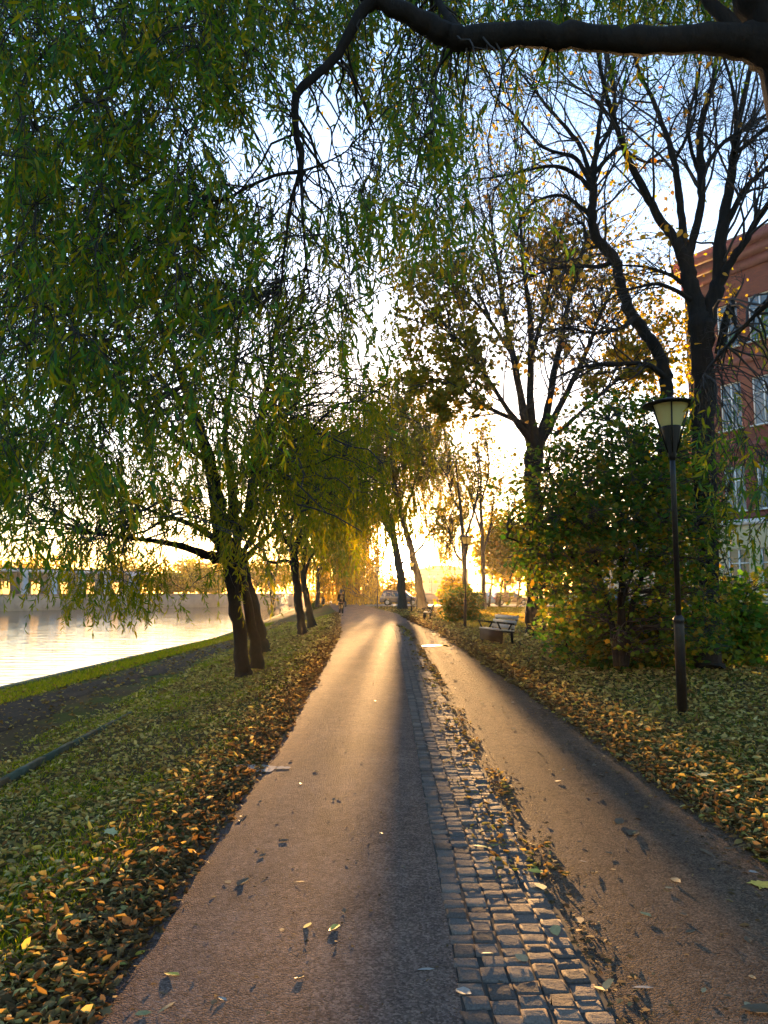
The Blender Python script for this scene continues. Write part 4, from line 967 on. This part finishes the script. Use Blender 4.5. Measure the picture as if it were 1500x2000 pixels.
def grass(name, n, xf, y0, y1, seed, label, h=(.05, .11), keep=None, mat='grass'):
    r_ = np.random.default_rng(seed)
    y = y0 * (y1 / y0) ** r_.random(n); x = xf(y, r_.random(n), r_)
    if keep is not None:
        k = keep(x, y, r_); x = x[k]; y = y[k]; n = len(x)
    pos = np.stack([x, y, gz(x, y) - .005], -1)
    s = np.clip(y / 10, 1, 3); ln = r_.uniform(*h, n) * s ** .5
    d = np.concatenate([r_.normal(0, .7, (n, 2)), np.ones((n, 1))], 1)
    return tag(leaf_obj(name, [leaves(pos, d, r_.normal(0, 1, (n, 3)), ln, .009 * s, DIAM)], M[mat]), label, kind='stuff')
grass('grass', 95000, lambda y, q, r: pl(y) - .35 - q * 3.7, 1.8, 60, 411, 'short green grass of the left slope', h=(.025, .075), keep=lambda x, y, r: r.random(len(x)) < np.where(green(x, y) > .5, .95, .16))
grass('grass', 22000, lambda y, q, r: kx(.995)(y) + (kx(.78)(y) - kx(.995)(y)) * q, 8, 60, 412, 'grass strip at the river edge')
grass('grass', 8000, lambda y, q, r: pr(y) + .8 + q * np.minimum(14, 2 + y * .6), 5, 60, 413, 'thin grass of the right lawn')

grass('sunlit_grass', 30000, lambda y, q, r: np.maximum(pr(y) + 2.5, y * (.075 + .17 * q)), 33, 80, 415, 'yellow backlit grass of the lawn behind the first bench', h=(.05, .1), mat='backlit_grass')
# individual leaves on the paths
def one_leaf(px, py, size, tm, mat, label, group=None, tilt=.12, lift=.0145, rz=None, wr=None, flat=.25):
    b = gp(px, py); r_ = random.Random(int(px * 7 + py))
    T, fs = tm
    wd = size * (wr or {id(CURL): .5, id(LANCE): .22, id(OVAL): .75, id(MAPLE): 1.0}[id(tm)])
    V, Fs = leaves(np.zeros((1, 3)), np.array([[1, 0, .0]]), np.array([[0, 0, 1.]]), np.array([size]), np.array([wd]), tm)
    V = V - V.mean(0); V[:, 2] *= flat
    o = link('fallen_leaf', mesh_np('fallen_leaf', V, Fs), M[mat])
    o.location = (b[0], b[1], gz(b[0], b[1]) + lift + size * .12 * flat)
    o.rotation_euler = (r_.uniform(-tilt, tilt), r_.uniform(-tilt, tilt), rz if rz is not None else r_.uniform(0, 6.28))
    return tag(o, label, 'leaf', group)
for a in [
    (600, 1818, .06, OVAL, 'leaf_yellow', 'bright yellow leaf tilted up on the sunlit middle of the gravel path', None, .7),
    (653, 1820, .085, CURL, 'leaf_yellow', 'curled yellow leaf casting a shadow left of the dark strip of path'),
    (233, 1897, .075, OVAL, 'leaf_tan', 'flat tan leaf nearest the left path edge at the bottom'),
    (273, 1872, .05, OVAL, 'leaf_yellow', 'small yellow leaf just above the flat tan leaf'),
    (336, 1913, .07, CURL, 'leaf_yellow', 'yellow leaf with one lifted edge near the bottom left of the path'),
    (325, 1977, .085, LANCE, 'leaf_tan', 'narrow tan leaf at the very bottom left of the gravel path'),
    (228, 1786, .11, MAPLE, 'leaf_pale', 'large pale green leaf lying on the dark drift at the left edge'),
    (216, 1642, .085, MAPLE, 'leaf_pale', 'pale lobed leaf in the middle of the left litter', None, .3, .05),
    (474, 1731, .1, CURL, 'leaf_brown', 'dark brown curled leaf on the left part of the gravel path'),
    (832, 1902, .075, LANCE, 'leaf_grey', 'greyish narrow leaf on the shaded strip beside the cobbles'),
    (1046, 1716, .11, CURL, 'leaf_yellow', 'large yellow leaf on the right edge of the cobble strip', None, .2, .03),
    (1056, 1746, .095, OVAL, 'leaf_pale', 'pale green leaf directly below the large yellow one on the cobbles', None, .2, .03),
    (953, 1880, .08, LANCE, 'leaf_pale', 'slim pale leaf on the second row of cobbles', None, .3, .03),
    (1020, 1890, .07, OVAL, 'leaf_tan', 'tan leaf on the middle cobble row near the bottom', None, .3, .03),
    (1186, 1945, .085, CURL, 'leaf_tan', 'pale tan leaf standing at the right edge of the cobbles near the bottom', None, .9, .03),
    (1085, 1832, .075, OVAL, 'leaf_olive', 'olive leaf on the outer cobble row', None, .3, .03),
    (905, 1950, .09, CURL, 'leaf_grey', 'thin grey leaf lying over the left border of the cobbles', None, .2, .02),
    (1256, 1938, .085, LANCE, 'leaf_grey', 'thin pale leaf on the sandy lane near the bottom', None, .1),
    (1486, 1737, .12, MAPLE, 'leaf_yellow', 'yellow lobed leaf at the right picture edge on the sandy lane'),
    (1320, 1728, .09, CURL, 'leaf_tan', 'tan curled leaf on a dark clump in the sandy lane'),
    (1382, 1673, .13, LANCE, 'leaf_brown', 'long dark leaf on the right side of the sandy lane'),
    (1210, 1610, .13, CURL, 'leaf_brown', 'upper of two dark leaf clumps in the sandy lane'),
    (1237, 1634, .15, CURL, 'leaf_brown', 'lower and larger of two dark leaf clumps in the sandy lane'),
    (1375, 1526, .12, MAPLE, 'leaf_pale', 'pale broad leaf at the right edge of the lane below the lamp', None, .3, .05),
    (1420, 1560, .12, MAPLE, 'leaf_tan', 'broad tan leaf on the litter right of the pale broad leaf', None, .3, .05),
    (1457, 1532, .09, OVAL, 'leaf_yellow', 'small vivid yellow leaf on the right litter', None, .3, .06),
    (1490, 1538, .12, MAPLE, 'leaf_yellow', 'vivid yellow lobed leaf at the right picture edge on the litter', None, .3, .06),
    (1485, 1985, .16, CURL, 'leaf_brown', 'dark brown clump of leaf in the bottom right corner'),
    (1140, 1690, .05, LANCE, 'leaf_grey', 'short grey leaf right of the large yellow cobble leaf'),
    (1175, 1945, .06, OVAL, 'leaf_olive', 'small olive leaf half under the standing tan leaf', None, .3, .02),
    (618, 1510, .06, CURL, 'leaf_tan', 'small tan leaf on the path beside the pale mud patch'),
    (728, 1487, .05, LANCE, 'leaf_pale', 'tiny pale leaf at the shadow border of the gravel path'),
    (940, 1665, .11, LANCE, 'leaf_yellow', 'slim yellow leaf across the middle cobbles', None, .15, .03),
]: one_leaf(*a)
r_ = random.Random(5)
k = 0
while k < 95:
    py = 1250 + 740 * r_.random() ** 1.5; lane = r_.random() < .68
    y_ = CH * F / (py - HOR)
    X = r_.uniform(CR(y_) + .05, pr(y_) - .05) if lane else r_.uniform(pl(y_) + .08, CL(y_) - .05)
    u_, v_ = to_px(np.array([[X, y_, 0.0]]))
    if u_[0] > 1495 or v_[0] > 1995: continue
    tm = r_.choice([LANCE, CURL, CURL, OVAL]); mt = r_.choice(['leaf_brown', 'leaf_brown', 'leaf_brown', 'leaf_tan', 'leaf_grey', 'leaf_olive'])
    kind_ = {'leaf_brown': 'dark brown', 'leaf_tan': 'tan', 'leaf_grey': 'grey', 'leaf_olive': 'olive'}[mt]
    one_leaf(u_[0], v_[0], r_.uniform(.03, .065) * max(1, y_ / 9), tm, mt, ('small %s leaf scattered on the sandy lane' if lane else 'small %s leaf scattered on the gravel path') % kind_,
             'small leaves on the sandy lane' if lane else 'small leaves on the gravel path')
    k += 1

# puddles
M['dry_mud'] = simple('dry_mud', (.42, .33, .26), .9, var=.15, scale=30, spec=.05)
def puddle(px, py, rx, ry, label, seed, nm='puddle', mt='puddle'):
    b = gp(px, py); r_ = np.random.default_rng(seed); n_ = 26
    a = np.arange(n_) / n_ * 6.283; rr = 1 + .28 * np.sin(a * 2 + r_.uniform(0, 6)) + .18 * np.sin(a * 3 + r_.uniform(0, 6)) + .1 * np.sin(a * 5 + r_.uniform(0, 6))
    V = np.stack([b[0] + rx * rr * np.cos(a), b[1] + ry * rr * np.sin(a), np.zeros(n_)], -1); V[:, 2] = gz(b[0], b[1]) + .0165
    mb = MB(); mb.add(V, [tuple(range(n_))]); o = mb.build(nm, M[mt]); return tag(o, label, kind='structure')
puddle(505, 1503, .16, .13, 'pale dried mud patch at the left edge of the gravel path', 1, 'mud_patch', 'dry_mud')
puddle(552, 1503, .05, .06, 'tiny pale mud patch right of the larger one', 2, 'mud_patch', 'dry_mud')
puddle(848, 1262, .33, .35, 'bright puddle on the sandy lane', 3)
puddle(872, 1262, .16, .3, 'bright puddle right of the larger one', 4)

# ------------------------------------------------------------------ street lamps
def make_lamp():
    t = thing('street_lamp', 'x', 'street lamp', group='park street lamps')
    MB().lathe([(.062, 0), (.062, 1.12), (.058, 1.15), (.066, 1.16), (.066, 1.2), (.045, 1.235), (.036, 1.24)], 16).build('sleeve', M['black'], t, True)
    MB().lathe([(.035, 1.2), (.034, 3.0), (.034, 3.25)], 14).build('pole', M['black'], t, True)
    MB().lathe([(.034, 3.2), (.05, 3.27), (.118, 3.62), (.122, 3.645)], 20).build('head_cone', M['black'], t, True)
    MB().lathe([(.116, 3.64), (.222, 3.92)], 24, cap=False).build('glass', M['lamp_glass'], t, True)
    for k in range(5):
        a = k * 2 * math.pi / 5 + .65
        MB().bar((.055 * math.cos(a), .055 * math.sin(a), 3.3), (.235 * math.cos(a), .235 * math.sin(a), 3.93), .022, .014).build('strut', M['black'], t)
    MB().lathe([(.0, 3.925), (.345, 3.92), (.35, 3.935), (.2, 3.98), (.06, 4.0), (.05, 4.03), (.0, 4.035)], 32, cap=False).build('cap', M['black'], t, True)
    return t
lamp = make_lamp()
for i_, (px, py, lean, lb) in enumerate([(1333, 1396, .0, 'tall black street lamp standing in the litter on the right'), (908, 1226, .03, 'second street lamp along the lane beside the dark round shrub'),
                       (804, 1196, 0, 'thin far street lamp in front of the right leaning willow'), (737, 1188, 0, 'farthest street lamp left of the silver car')]):
    o = lamp if i_ == 0 else copy_tree(lamp)
    b = gp(px, py) if i_ < 3 else at(737, 1188, 75)
    o.location = (b[0], b[1], gz(b[0], b[1]) - .02); o.rotation_euler = (0, lean, i_ * .3); o['label'] = lb

# ------------------------------------------------------------------ benches (length along local y, sitter faces -x)
def make_bench():
    t = thing('park_bench', 'x', 'bench', group='park benches')
    for s in (-1, 1):
        mb = MB(); y = s * .78
        mb.bar((-.2, y, 0), (-.17, y, .42), .06, .06); mb.bar((.14, y, 0), (.12, y, .42), .06, .06); mb.bar((-.24, y, .41), (.2, y, .38), .055, .06)
        mb.bar((.12, y, .38), (.34, y, .85), .05, .05)
        mb.bar((-.19, y, .42), (-.29, y, .64), .035, .04); mb.bar((.02, y, .42), (.12, y, .6), .035, .04); mb.bar((-.32, y, .655), (.2, y, .6), .05, .05)
        mb.build('end_frame', M['iron'], t)
    for k in range(4):
        MB().box((-.2 + k * .105, 0, .445 - k * .008), (.09, 1.8, .035)).build('seat_slat', M['slat'], t)
    for k in range(3):
        z = .52 + k * .13; MB().box((.15 + (z - .45) * .47 - .03, 0, z), (.03, 1.8, .11)).build('back_slat', M['slat'], t).rotation_euler = (0, 0, 0)
    MB().box((-.235, 0, .26), (.03, 1.72, .32)).build('apron_shade', M['iron'], t)  # dark apron panel standing in for the shade below the seat front
    return t
bench = make_bench()
b = gp(985, 1262); bench.location = (b[0] - .05, b[1] + .9, gz(b[0], b[1])); bench.rotation_euler = (0, 0, .22); bench['label'] = 'white slatted bench with dark ends on the leafy verge near the second lamp'
o = copy_tree(bench); b = gp(838, 1211); o.location = (b[0], b[1] + .8, gz(b[0], b[1])); o.rotation_euler = (0, 0, -.1); o['label'] = 'farther small bench below the leaning willows'

# ------------------------------------------------------------------ cars
def make_car(name, label, paint, kind, loc, rz, group='cars parked on the street'):
    t = thing(name, label, 'car', loc, rz, group)
    suv = kind == 'suv'
    L, Wd, Hh = (4.4, 1.82, 1.62) if suv else (4.25, 1.74, 1.45)
    g = .22 if suv else .17; bz = .95 if suv else .86; wr = .34 if suv else .31
    wx = [-L / 2 + .82, L / 2 - .86]
    lo = []
    for c in wx:
        lo += [(c + (wr + .06) * math.cos(a), max(g, wr + (wr + .06) * math.sin(a))) for a in np.linspace(math.pi, 0, 9)]
    prof = [(-L / 2 + .05, g + .1)] + lo + [(L / 2 - .05, g + .08), (L / 2, .5), (L / 2 - .04, .7), (L / 2 - .2, bz - .1), (L / 2 - 1.05, bz), (-L / 2 + .1, bz), (-L / 2, bz - .2), (-L / 2 - .02, .5)]
    prof = prof[::-1]
    mb = MB(); mb.prism(prof, -Wd / 2, Wd / 2); o = mb.build('body', paint, t)
    bv = o.modifiers.new('bevel', 'BEVEL'); bv.width = .06; bv.segments = 3; bv.limit_method = 'ANGLE'
    xr, xf_ = -L / 2 + .12, L / 2 - 1.0
    a = [(xr, bz), (xf_, bz), (xf_ - .75, Hh - .03), (xf_ - 1.2, Hh), (xr + .55, Hh), (xr + .28, Hh - .06)]
    n_ = len(a); V = []
    for s, ins in ((-1, 0), (1, 0)):
        for k, (x, z) in enumerate(a): V.append((x, s * (Wd / 2 - .04 - (z - bz) * .22), z))
    mb = MB(); mb.add(V, [tuple(range(n_)), tuple(range(2 * n_ - 1, n_ - 1, -1))] + [((k + 1) % n_, k, n_ + k, n_ + (k + 1) % n_) for k in range(n_)])
    o = mb.build('cabin', paint, t); bv = o.modifiers.new('bevel', 'BEVEL'); bv.width = .04; bv.segments = 2
    ce = lambda x, z: (x, z)
    for s in (-1, 1):
        for (x0, x1, s0, s1) in ((xr + .22, xr + 1.0, .12, .16), (xr + 1.06, xr + 1.95, 0, 0), (xr + 2.01, xf_ - .14, 0, -.62)):
            z0, z1 = bz + .05, Hh - .13; yy = lambda z: s * (Wd / 2 - .04 - (z - bz) * .22 + .006)
            q = [(x0, yy(z0), z0), (x1, yy(z0), z0), (x1 + s1 * .98 if s1 else x1, yy(z1), z1), (x0 + s0, yy(z1), z1)]
            mb = MB(); mb.add(q, [(0, 1, 2, 3) if s < 0 else (3, 2, 1, 0)]); mb.build('window', M['car_glass'], t)
        MB().box((xf_ - .15, s * (Wd / 2 + .06), bz + .06), (.14, .16, .12)).build('mirror', paint, t)
        MB().box((L / 2 - .11, s * (Wd / 2 - .28), .68), (.2, .4, .14)).build('headlight', M['clear_light'], t)
        MB().box((-L / 2 + .06, s * (Wd / 2 - .22), .78), (.16, .34, .2)).build('taillight', M['red_light'], t)
        for c in wx:
            w_ = MB().lathe([(wr * .62, -.1), (wr * .95, -.11), (wr, -.07), (wr, .07), (wr * .95, .11), (wr * .62, .1)], 22, axis='y').build('wheel', M['tyre'], t, loc=(c, s * (Wd / 2 - .12), wr))
            MB().lathe([(.05, .05 * s + .06 * s), (wr * .45, .085 * s + .03 * s), (wr * .63, .09 * s + .02 * s)], 10, axis='y').build('rim', M['rim'], w_)
    zf = lambda f: (xf_ - .02 - .75 * f, bz + .03 + (Hh - .1 - bz) * f)
    x0, z0 = zf(.05); x1, z1 = zf(.92); hw = Wd / 2 - .14
    MB().add([(x0 + .03, -hw, z0), (x0 + .03, hw, z0), (x1 + .03, hw - .16, z1), (x1 + .03, -hw + .16, z1)], [(0, 1, 2, 3)]).build('windscreen', M['car_glass'], t)
    MB().add([(xr + .02, -hw, bz + .06), (xr + .02, hw, bz + .06), (xr + .26, hw - .14, Hh - .14), (xr + .26, -hw + .14, Hh - .14)], [(3, 2, 1, 0)]).build('rear_window', M['car_glass'], t)
    if suv:
        for s in (-1, 1): MB().bar((xr + .5, s * .62, Hh + .05), (xf_ - 1.25, s * .62, Hh + .05), .05).build('roof_rail', M['black'], t)
    return t
def car_at(name, label, paint, kind, px, Y, rz, z=None):
    x = (px - 750) / F * Y / math.cos(TH) ** 0
    return make_car(name, label, M[paint], kind, (x, Y, (gz(x, Y) if z is None else z) + .03), rz)
car_at('parked_car', 'silver off-road style car behind the two leaning willow trunks', 'car_silver', 'suv', 783, 83, -.12, .06)
car_at('parked_car', 'dark red car under the golden bush beyond the sunlit lawn', 'car_maroon', 'sedan', 995, 86, .15, .06)
car_at('parked_car', 'pale bluish car right behind the second street lamp', 'car_teal', 'sedan', 925, 84, 2.6, .06)
car_at('parked_car', 'bright blue car seen between the maple stems', 'car_blue', 'sedan', 1205, 85, .1, .06)
car_at('parked_car', 'white car half hidden by leaves left of the blue one', 'car_white', 'sedan', 1132, 87, .25, .06)

# ------------------------------------------------------------------ buildings
def facade_house(name, label, corner, ang, width, depth, floors, wallmat, cols, win_w, roof_z, cornice=None, group=None, winmat='glass'):
    """front along local +x from the corner, facing local -y. floors: (z0, z1, material, win z0, win z1)"""
    t = thing(name, label, 'building', corner, ang, group)
    for (z0, z1, mt, w0, w1) in floors:
        mb = MB(); xs = [0]
        if w0 is None: mb.box((width / 2, depth / 2, (z0 + z1) / 2), (width, depth, z1 - z0)); mb.build('plinth', M[mt], t); continue
        prev = 0.0
        for c in cols + [None]:
            a = (c - win_w / 2) if c is not None else width
            mb.add([(prev, 0, z0), (a, 0, z0), (a, 0, z1), (prev, 0, z1)], [(0, 1, 2, 3)])
            if c is None: break
            b = c + win_w / 2
            mb.add([(a, 0, z0), (b, 0, z0), (b, 0, w0), (a, 0, w0)], [(0, 1, 2, 3)]); mb.add([(a, 0, w1), (b, 0, w1), (b, 0, z1), (a, 0, z1)], [(0, 1, 2, 3)])
            dp = .18
            mb.add([(a, 0, w0), (b, 0, w0), (b, dp, w0), (a, dp, w0)], [(0, 1, 2, 3)]); mb.add([(a, 0, w1), (b, 0, w1), (b, dp, w1), (a, dp, w1)], [(3, 2, 1, 0)])
            mb.add([(a, 0, w0), (a, 0, w1), (a, dp, w1), (a, dp, w0)], [(3, 2, 1, 0)]); mb.add([(b, 0, w0), (b, 0, w1), (b, dp, w1), (b, dp, w0)], [(0, 1, 2, 3)])
            prev = b
        mb.add([(0, 0, z0), (0, depth, z0), (0, depth, z1), (0, 0, z1)], [(0, 1, 2, 3)]); mb.add([(width, 0, z0), (width, depth, z0), (width, depth, z1), (width, 0, z1)], [(3, 2, 1, 0)])
        mb.add([(0, depth, z0), (width, depth, z0), (width, depth, z1), (0, depth, z1)], [(3, 2, 1, 0)])
        mb.build('wall', M[mt], t)
        for c in cols:
            f = MB(); a, b = c - win_w / 2, c + win_w / 2; y = .13; fw = .07
            for (p, q) in (((a + fw / 2, y, w0), (a + fw / 2, y, w1)), ((b - fw / 2, y, w0), (b - fw / 2, y, w1)), ((c, y, w0 + fw), (c, y, w1 - fw))): f.bar(p, q, fw, .06)
            for z in (w0 + fw / 2, w1 - fw / 2, w0 + (w1 - w0) * .68): f.bar((a + fw, y, z), (b - fw, y, z), .05, fw)
            fo = f.build('window', M['white'], t)
            g = MB(); g.add([(a, .165, w0), (b, .165, w0), (b, .165, w1), (a, .165, w1)], [(0, 1, 2, 3)]); g.build('pane', M[winmat], fo)
            s = MB(); s.box((c, -.06, w0 - .04), (win_w + .2, .24, .07)); s.build('sill', M['white'], fo)
    if cornice:
        for (z0, z1, out, mt) in cornice:
            MB().box((width / 2, depth / 2, (z0 + z1) / 2), (width + 2 * out, depth + 2 * out, z1 - z0)).build('cornice', M[mt], t)
    MB().box((width / 2, depth / 2, roof_z + .1), (width + .6, depth + .6, .2)).build('roof', M['roof'], t)
    return t
# brick house: its front runs from the far left corner towards the near right
# local +x from corner = direction (.53, -.85); facing side is towards the path
ang = math.atan2(-.85, .53)
cols = [1.0 + k * 1.95 + 1.7 for k in range(8)]
facade_house('brick_house', 'tall red brick house with cream ground floor behind the bare tree', (18.15, 44.8, 0), ang, 24, 14,
             [(0, .95, 'plinth', None, None), (.95, 5.25, 'cream', 1.4, 3.9), (5.25, 9.6, 'brick', 6.0, 8.5), (9.6, 14.4, 'brick', 10.6, 13.3), (14.4, 19.6, 'brick', 15.3, 17.9)],
             'brick', cols, 1.3, 21.3,
             [(5.2, 5.5, .12, 'white'), (5.5, 5.85, .06, 'brick_trim'), (9.4, 9.75, .08, 'brick_trim'), (14.2, 14.6, .08, 'brick_trim'), (19.5, 20.1, .12, 'brick_trim'), (20.1, 20.7, .3, 'brick_trim'), (20.7, 21.3, .5, 'brick_trim')])
facade_house('cream_house', 'pale cream house behind the blue car seen under the maple', (28.0, 103, 0), 0.0, 16, 10,
             [(0, .8, 'plinth', None, None), (.8, 4.6, 'cream', 1.5, 3.6), (4.6, 8.5, 'cream', 5.4, 7.6)], 'cream', [2, 5, 8, 11, 14], 1.2, 8.5, [(8.3, 8.6, .2, 'white')])
facade_house('pink_house', 'distant hazy pink house with brown roof between the right willow trunk and the bush', (14.2, 330, 0), -.03, 22, 16,
             [(0, 1, 'plinth', None, None), (1, 4.4, 'pink', 1.8, 3.6), (4.4, 7.8, 'pink', 5.2, 7.0), (7.8, 11.0, 'pink', 8.5, 10.2)], 'pink', [2.2, 5.6, 9, 12.6, 16.2, 19.6], 1.4, 11.0, [(10.9, 11.2, .3, 'white')])
t = bpy.data.objects['brick_house']
for x in (.35, 8.65): MB().lathe([(.06, 1), (.06, 19.4)], 8).build('drainpipe', M['iron'], t, True, loc=(x, -.14, 0))
# hipped roof on the pink house
t = bpy.data.objects['pink_house']
MB().add([(-.6, -.6, 11.25), (22.6, -.6, 11.25), (22.6, 16.6, 11.25), (-.6, 16.6, 11.25), (7, 8, 13.2), (15, 8, 13.2)], [(0, 1, 5, 4), (1, 2, 5), (2, 3, 4, 5), (3, 0, 4)]).build('hip_roof', M['roof'], t)
mb = MB(); mb.box((7, 115, .55), (14, .5, 1.3)); mb.box((7, 115, 1.28), (14.2, .7, .16)); tag(mb.build('garden_wall', M['pink']), 'low pinkish wall beyond the street under the pink house', 'wall')
t = thing('twin_globe_lamp', 'distant lamp post with two white globes in front of the pink house', 'street lamp', (9.3, 150, 0))
MB().lathe([(.12, 0), (.08, .5), (.06, 4.2)], 10).build('pole', M['iron'], t)
MB().bar((-.6, 0, 4.1), (.6, 0, 4.1), .07).build('arm', M['iron'], t)
for s in (-1, 1): MB().lathe([(.02, 4.12), (.2, 4.2), (.3, 4.42), (.2, 4.65), (.02, 4.72)], 12).build('globe', M['white'], t, True, loc=(s * .55, 0, 0))

# ---- far quay
pts = [(fx(y), y) for y in (40, 80, 100, 116, 128, 140, 150, 161, 180, 200, 240)]
mb = MB()
for (a, b) in zip(pts[:-1], pts[1:]):
    a = np.array([*a, 0]); b = np.array([*b, 0]); mb.bar(a + (0, 0, -.9), b + (0, 0, -.9), .9, 4.0)
    mb.bar(a + (0, 0, 1.15), b + (0, 0, 1.15), 1.1, .18)
tag(mb.build('quay_wall', M['stone']), 'long pale stone quay wall on the far side of the river', 'wall')
t = thing('riverside_hall', 'long grey hall with pale columns and warm lit doorways on the far quay', 'building', (-71, 118, 1.0), math.atan2(34, 25))
MB().box((20, 6, 2.2), (44, 6, 4.4)).build('wall', M['grey_wall'], t)
MB().box((20, 3.6, 4.2), (46, 5.6, .4)).build('canopy', M['pale_col'], t)
for k in range(8): MB().lathe([(.75, 0), (.62, .2), (.62, 3.7), (.75, 3.98)], 14).build('column', M['pale_col'], t, True, loc=(1 + k * 5.4, 1.3, 0))
for k in range(7): MB().box((4 + k * 5.4, 2.985, 1.25), (1.5, .06, 2.2)).build('doorway', M['lit'], t)
MB().box((20, 6, 4.6), (45, 7, .3)).build('roof', M['roof'], t)

# ------------------------------------------------------------------ litter bin
b = gp(631, 1187)
t = thing('litter_bin', 'dark litter bin on a post at the left of the path bend', 'bin', (b[0], b[1], gz(b[0], b[1])))
MB().lathe([(.03, 0), (.03, .95)], 8).build('post', M['iron'], t, loc=(-.2, 0, 0))
MB().lathe([(.17, .38), (.21, .42), (.23, .95), (.24, 1.0), (.2, 1.02)], 16).build('bucket', M['black'], t, True)
MB().lathe([(.25, 1.06), (.2, 1.14), (.02, 1.18)], 16).build('lid', M['black'], t, True)

# ------------------------------------------------------------------ person
def skin_obj(name, verts, edges, radii, mat, parent, sub=2):
    me = bpy.data.meshes.new(name); me.from_pydata(verts, edges, []); o = link(name, me, mat, parent)
    sk = o.modifiers.new('skin', 'SKIN'); sk.use_smooth_shade = True
    for i_, r in enumerate(radii): me.skin_vertices[0].data[i_].radius = (r, r) if not isinstance(r, tuple) else r
    me.skin_vertices[0].data[0].use_root = True
    ss = o.modifiers.new('sub', 'SUBSURF'); ss.levels = sub; ss.render_levels = sub
    return o
b = gp(666, 1203)
per = thing('person', 'person in dark coat and trousers walking away along the path', 'person', (b[0], b[1], gz(b[0], b[1]) + .015), .05)
bv_ = [(0, 0, .92), (0, .0, 1.12), (0, .01, 1.36), (0, .02, 1.46), (0, .03, 1.53), (0, .04, 1.62), (0, .035, 1.69),
       (.17, .0, 1.38), (.22, -.03, 1.12), (.2, .06, .88), (.2, .08, .80), (-.17, 0, 1.38), (-.23, -.03, 1.12), (-.2, .08, .95), (-.17, .13, .88),
       (.09, 0, .86), (.09, .1, .48), (.1, .03, .09), (.1, .16, .04), (-.09, 0, .86), (-.08, .0, .48), (-.08, -.16, .13), (-.08, -.03, .05)]
be = [(0, 1), (1, 2), (2, 3), (3, 4), (4, 5), (5, 6), (2, 7), (7, 8), (8, 9), (9, 10), (2, 11), (11, 12), (12, 13), (13, 14), (0, 15), (15, 16), (16, 17), (17, 18), (0, 19), (19, 20), (20, 21), (21, 22)]
br = [(.13, .1), (.12, .09), (.13, .1), (.06, .06), (.055, .055), (.085, .1), (.07, .085), .055, .045, .033, .03, .055, .045, .033, .03, .085, .058, .042, .04, .085, .058, .042, .04]
skin_obj('body', bv_, be, br, M['skin'], per)
skin_obj('coat', [(0, 0, .86), (0, 0, 1.1), (0, .01, 1.34), (0, .02, 1.45), (.17, 0, 1.38), (.22, -.03, 1.12), (.2, .05, .9), (-.17, 0, 1.38), (-.23, -.03, 1.12), (-.2, .07, .97)],
         [(0, 1), (1, 2), (2, 3), (2, 4), (4, 5), (5, 6), (2, 7), (7, 8), (8, 9)], [(.2, .15), (.17, .13), (.17, .13), (.08, .08), .085, .07, .06, .085, .07, .06], M['coat'], per)
skin_obj('trousers', [(0, 0, .9), (.09, 0, .82), (.09, .1, .48), (.1, .03, .12), (-.09, 0, .82), (-.08, 0, .48), (-.08, -.15, .15)], [(0, 1), (1, 2), (2, 3), (0, 4), (4, 5), (5, 6)], [(.15, .12), .105, .078, .06, .105, .078, .06], M['trouser'], per)
for s, (x, y, z) in ((1, (.1, .1, .045)), (-1, (-.08, -.09, .06))):
    MB().box((x, y, z), (.095, .27, .085), 0, 0, .7).build('shoe', M['black'], per).modifiers.new('b', 'BEVEL').width = .03
hm = MB(); hm.lathe([(.01, 1.8), (.075, 1.775), (.105, 1.71), (.11, 1.64), (.1, 1.57), (.07, 1.54)], 14, c=(0, .015, 0)); hm.build('hair', M['hair'], per, True)
def hand(x, y, z, s):
    mb = MB()
    for k in range(5):
        a = (k - 1.5) * .018; ln = (.075, .085, .08, .065, .05)[k]
        p = [(x + (.025 * s if k == 4 else 0), y + a if k < 4 else y + .04, z - .03), (x - .008 * s, y + a * 1.1 if k < 4 else y + .055, z - .03 - ln * .6), (x - .02 * s, y + a if k < 4 else y + .055, z - .03 - ln)]
        mb.tubes(np.array([p]), np.array([[.011, .009, .006]]), 6)
    return mb.build('hand_fingers', M['skin'], per, True)
hand(.2, .08, .80, 1); hand(-.17, .13, .88, -1)
t = thing('shoulder_bag', 'dark bag hanging at the right side of the walking person', 'bag', (b[0] + .3, b[1] - .02, gz(b[0], b[1]) + .6))
o = MB().box((0, 0, .2), (.16, .36, .4), 0, 0, .8).build('bag_body', M['bag'], t); o.modifiers.new('b', 'BEVEL').width = .04
MB().tubes(np.array([[(0, -.12, .38), (-.06, -.08, .6), (-.11, 0, .84), (-.06, .08, .6), (0, .12, .38)]]), np.full((1, 5), .015), 6).build('strap', M['bag'], t)

# ------------------------------------------------------------------ golden evening haze
m = bpy.data.materials.new('evening_haze'); m.use_nodes = True; n = m.node_tree.nodes; l = m.node_tree.links
n.remove(n['Principled BSDF']); pv = n.new('ShaderNodeVolumePrincipled')
pv.inputs['Color'].default_value = (.97, .85, .6, 1); pv.inputs['Density'].default_value = .00022; pv.inputs['Anisotropy'].default_value = .7
l.new(pv.outputs[0], n['Material Output'].inputs['Volume'])
hz = MB().box((0, 210, 13.5), (1200, 520, 37)).build('haze', m)
tag(hz, kind='stuff')
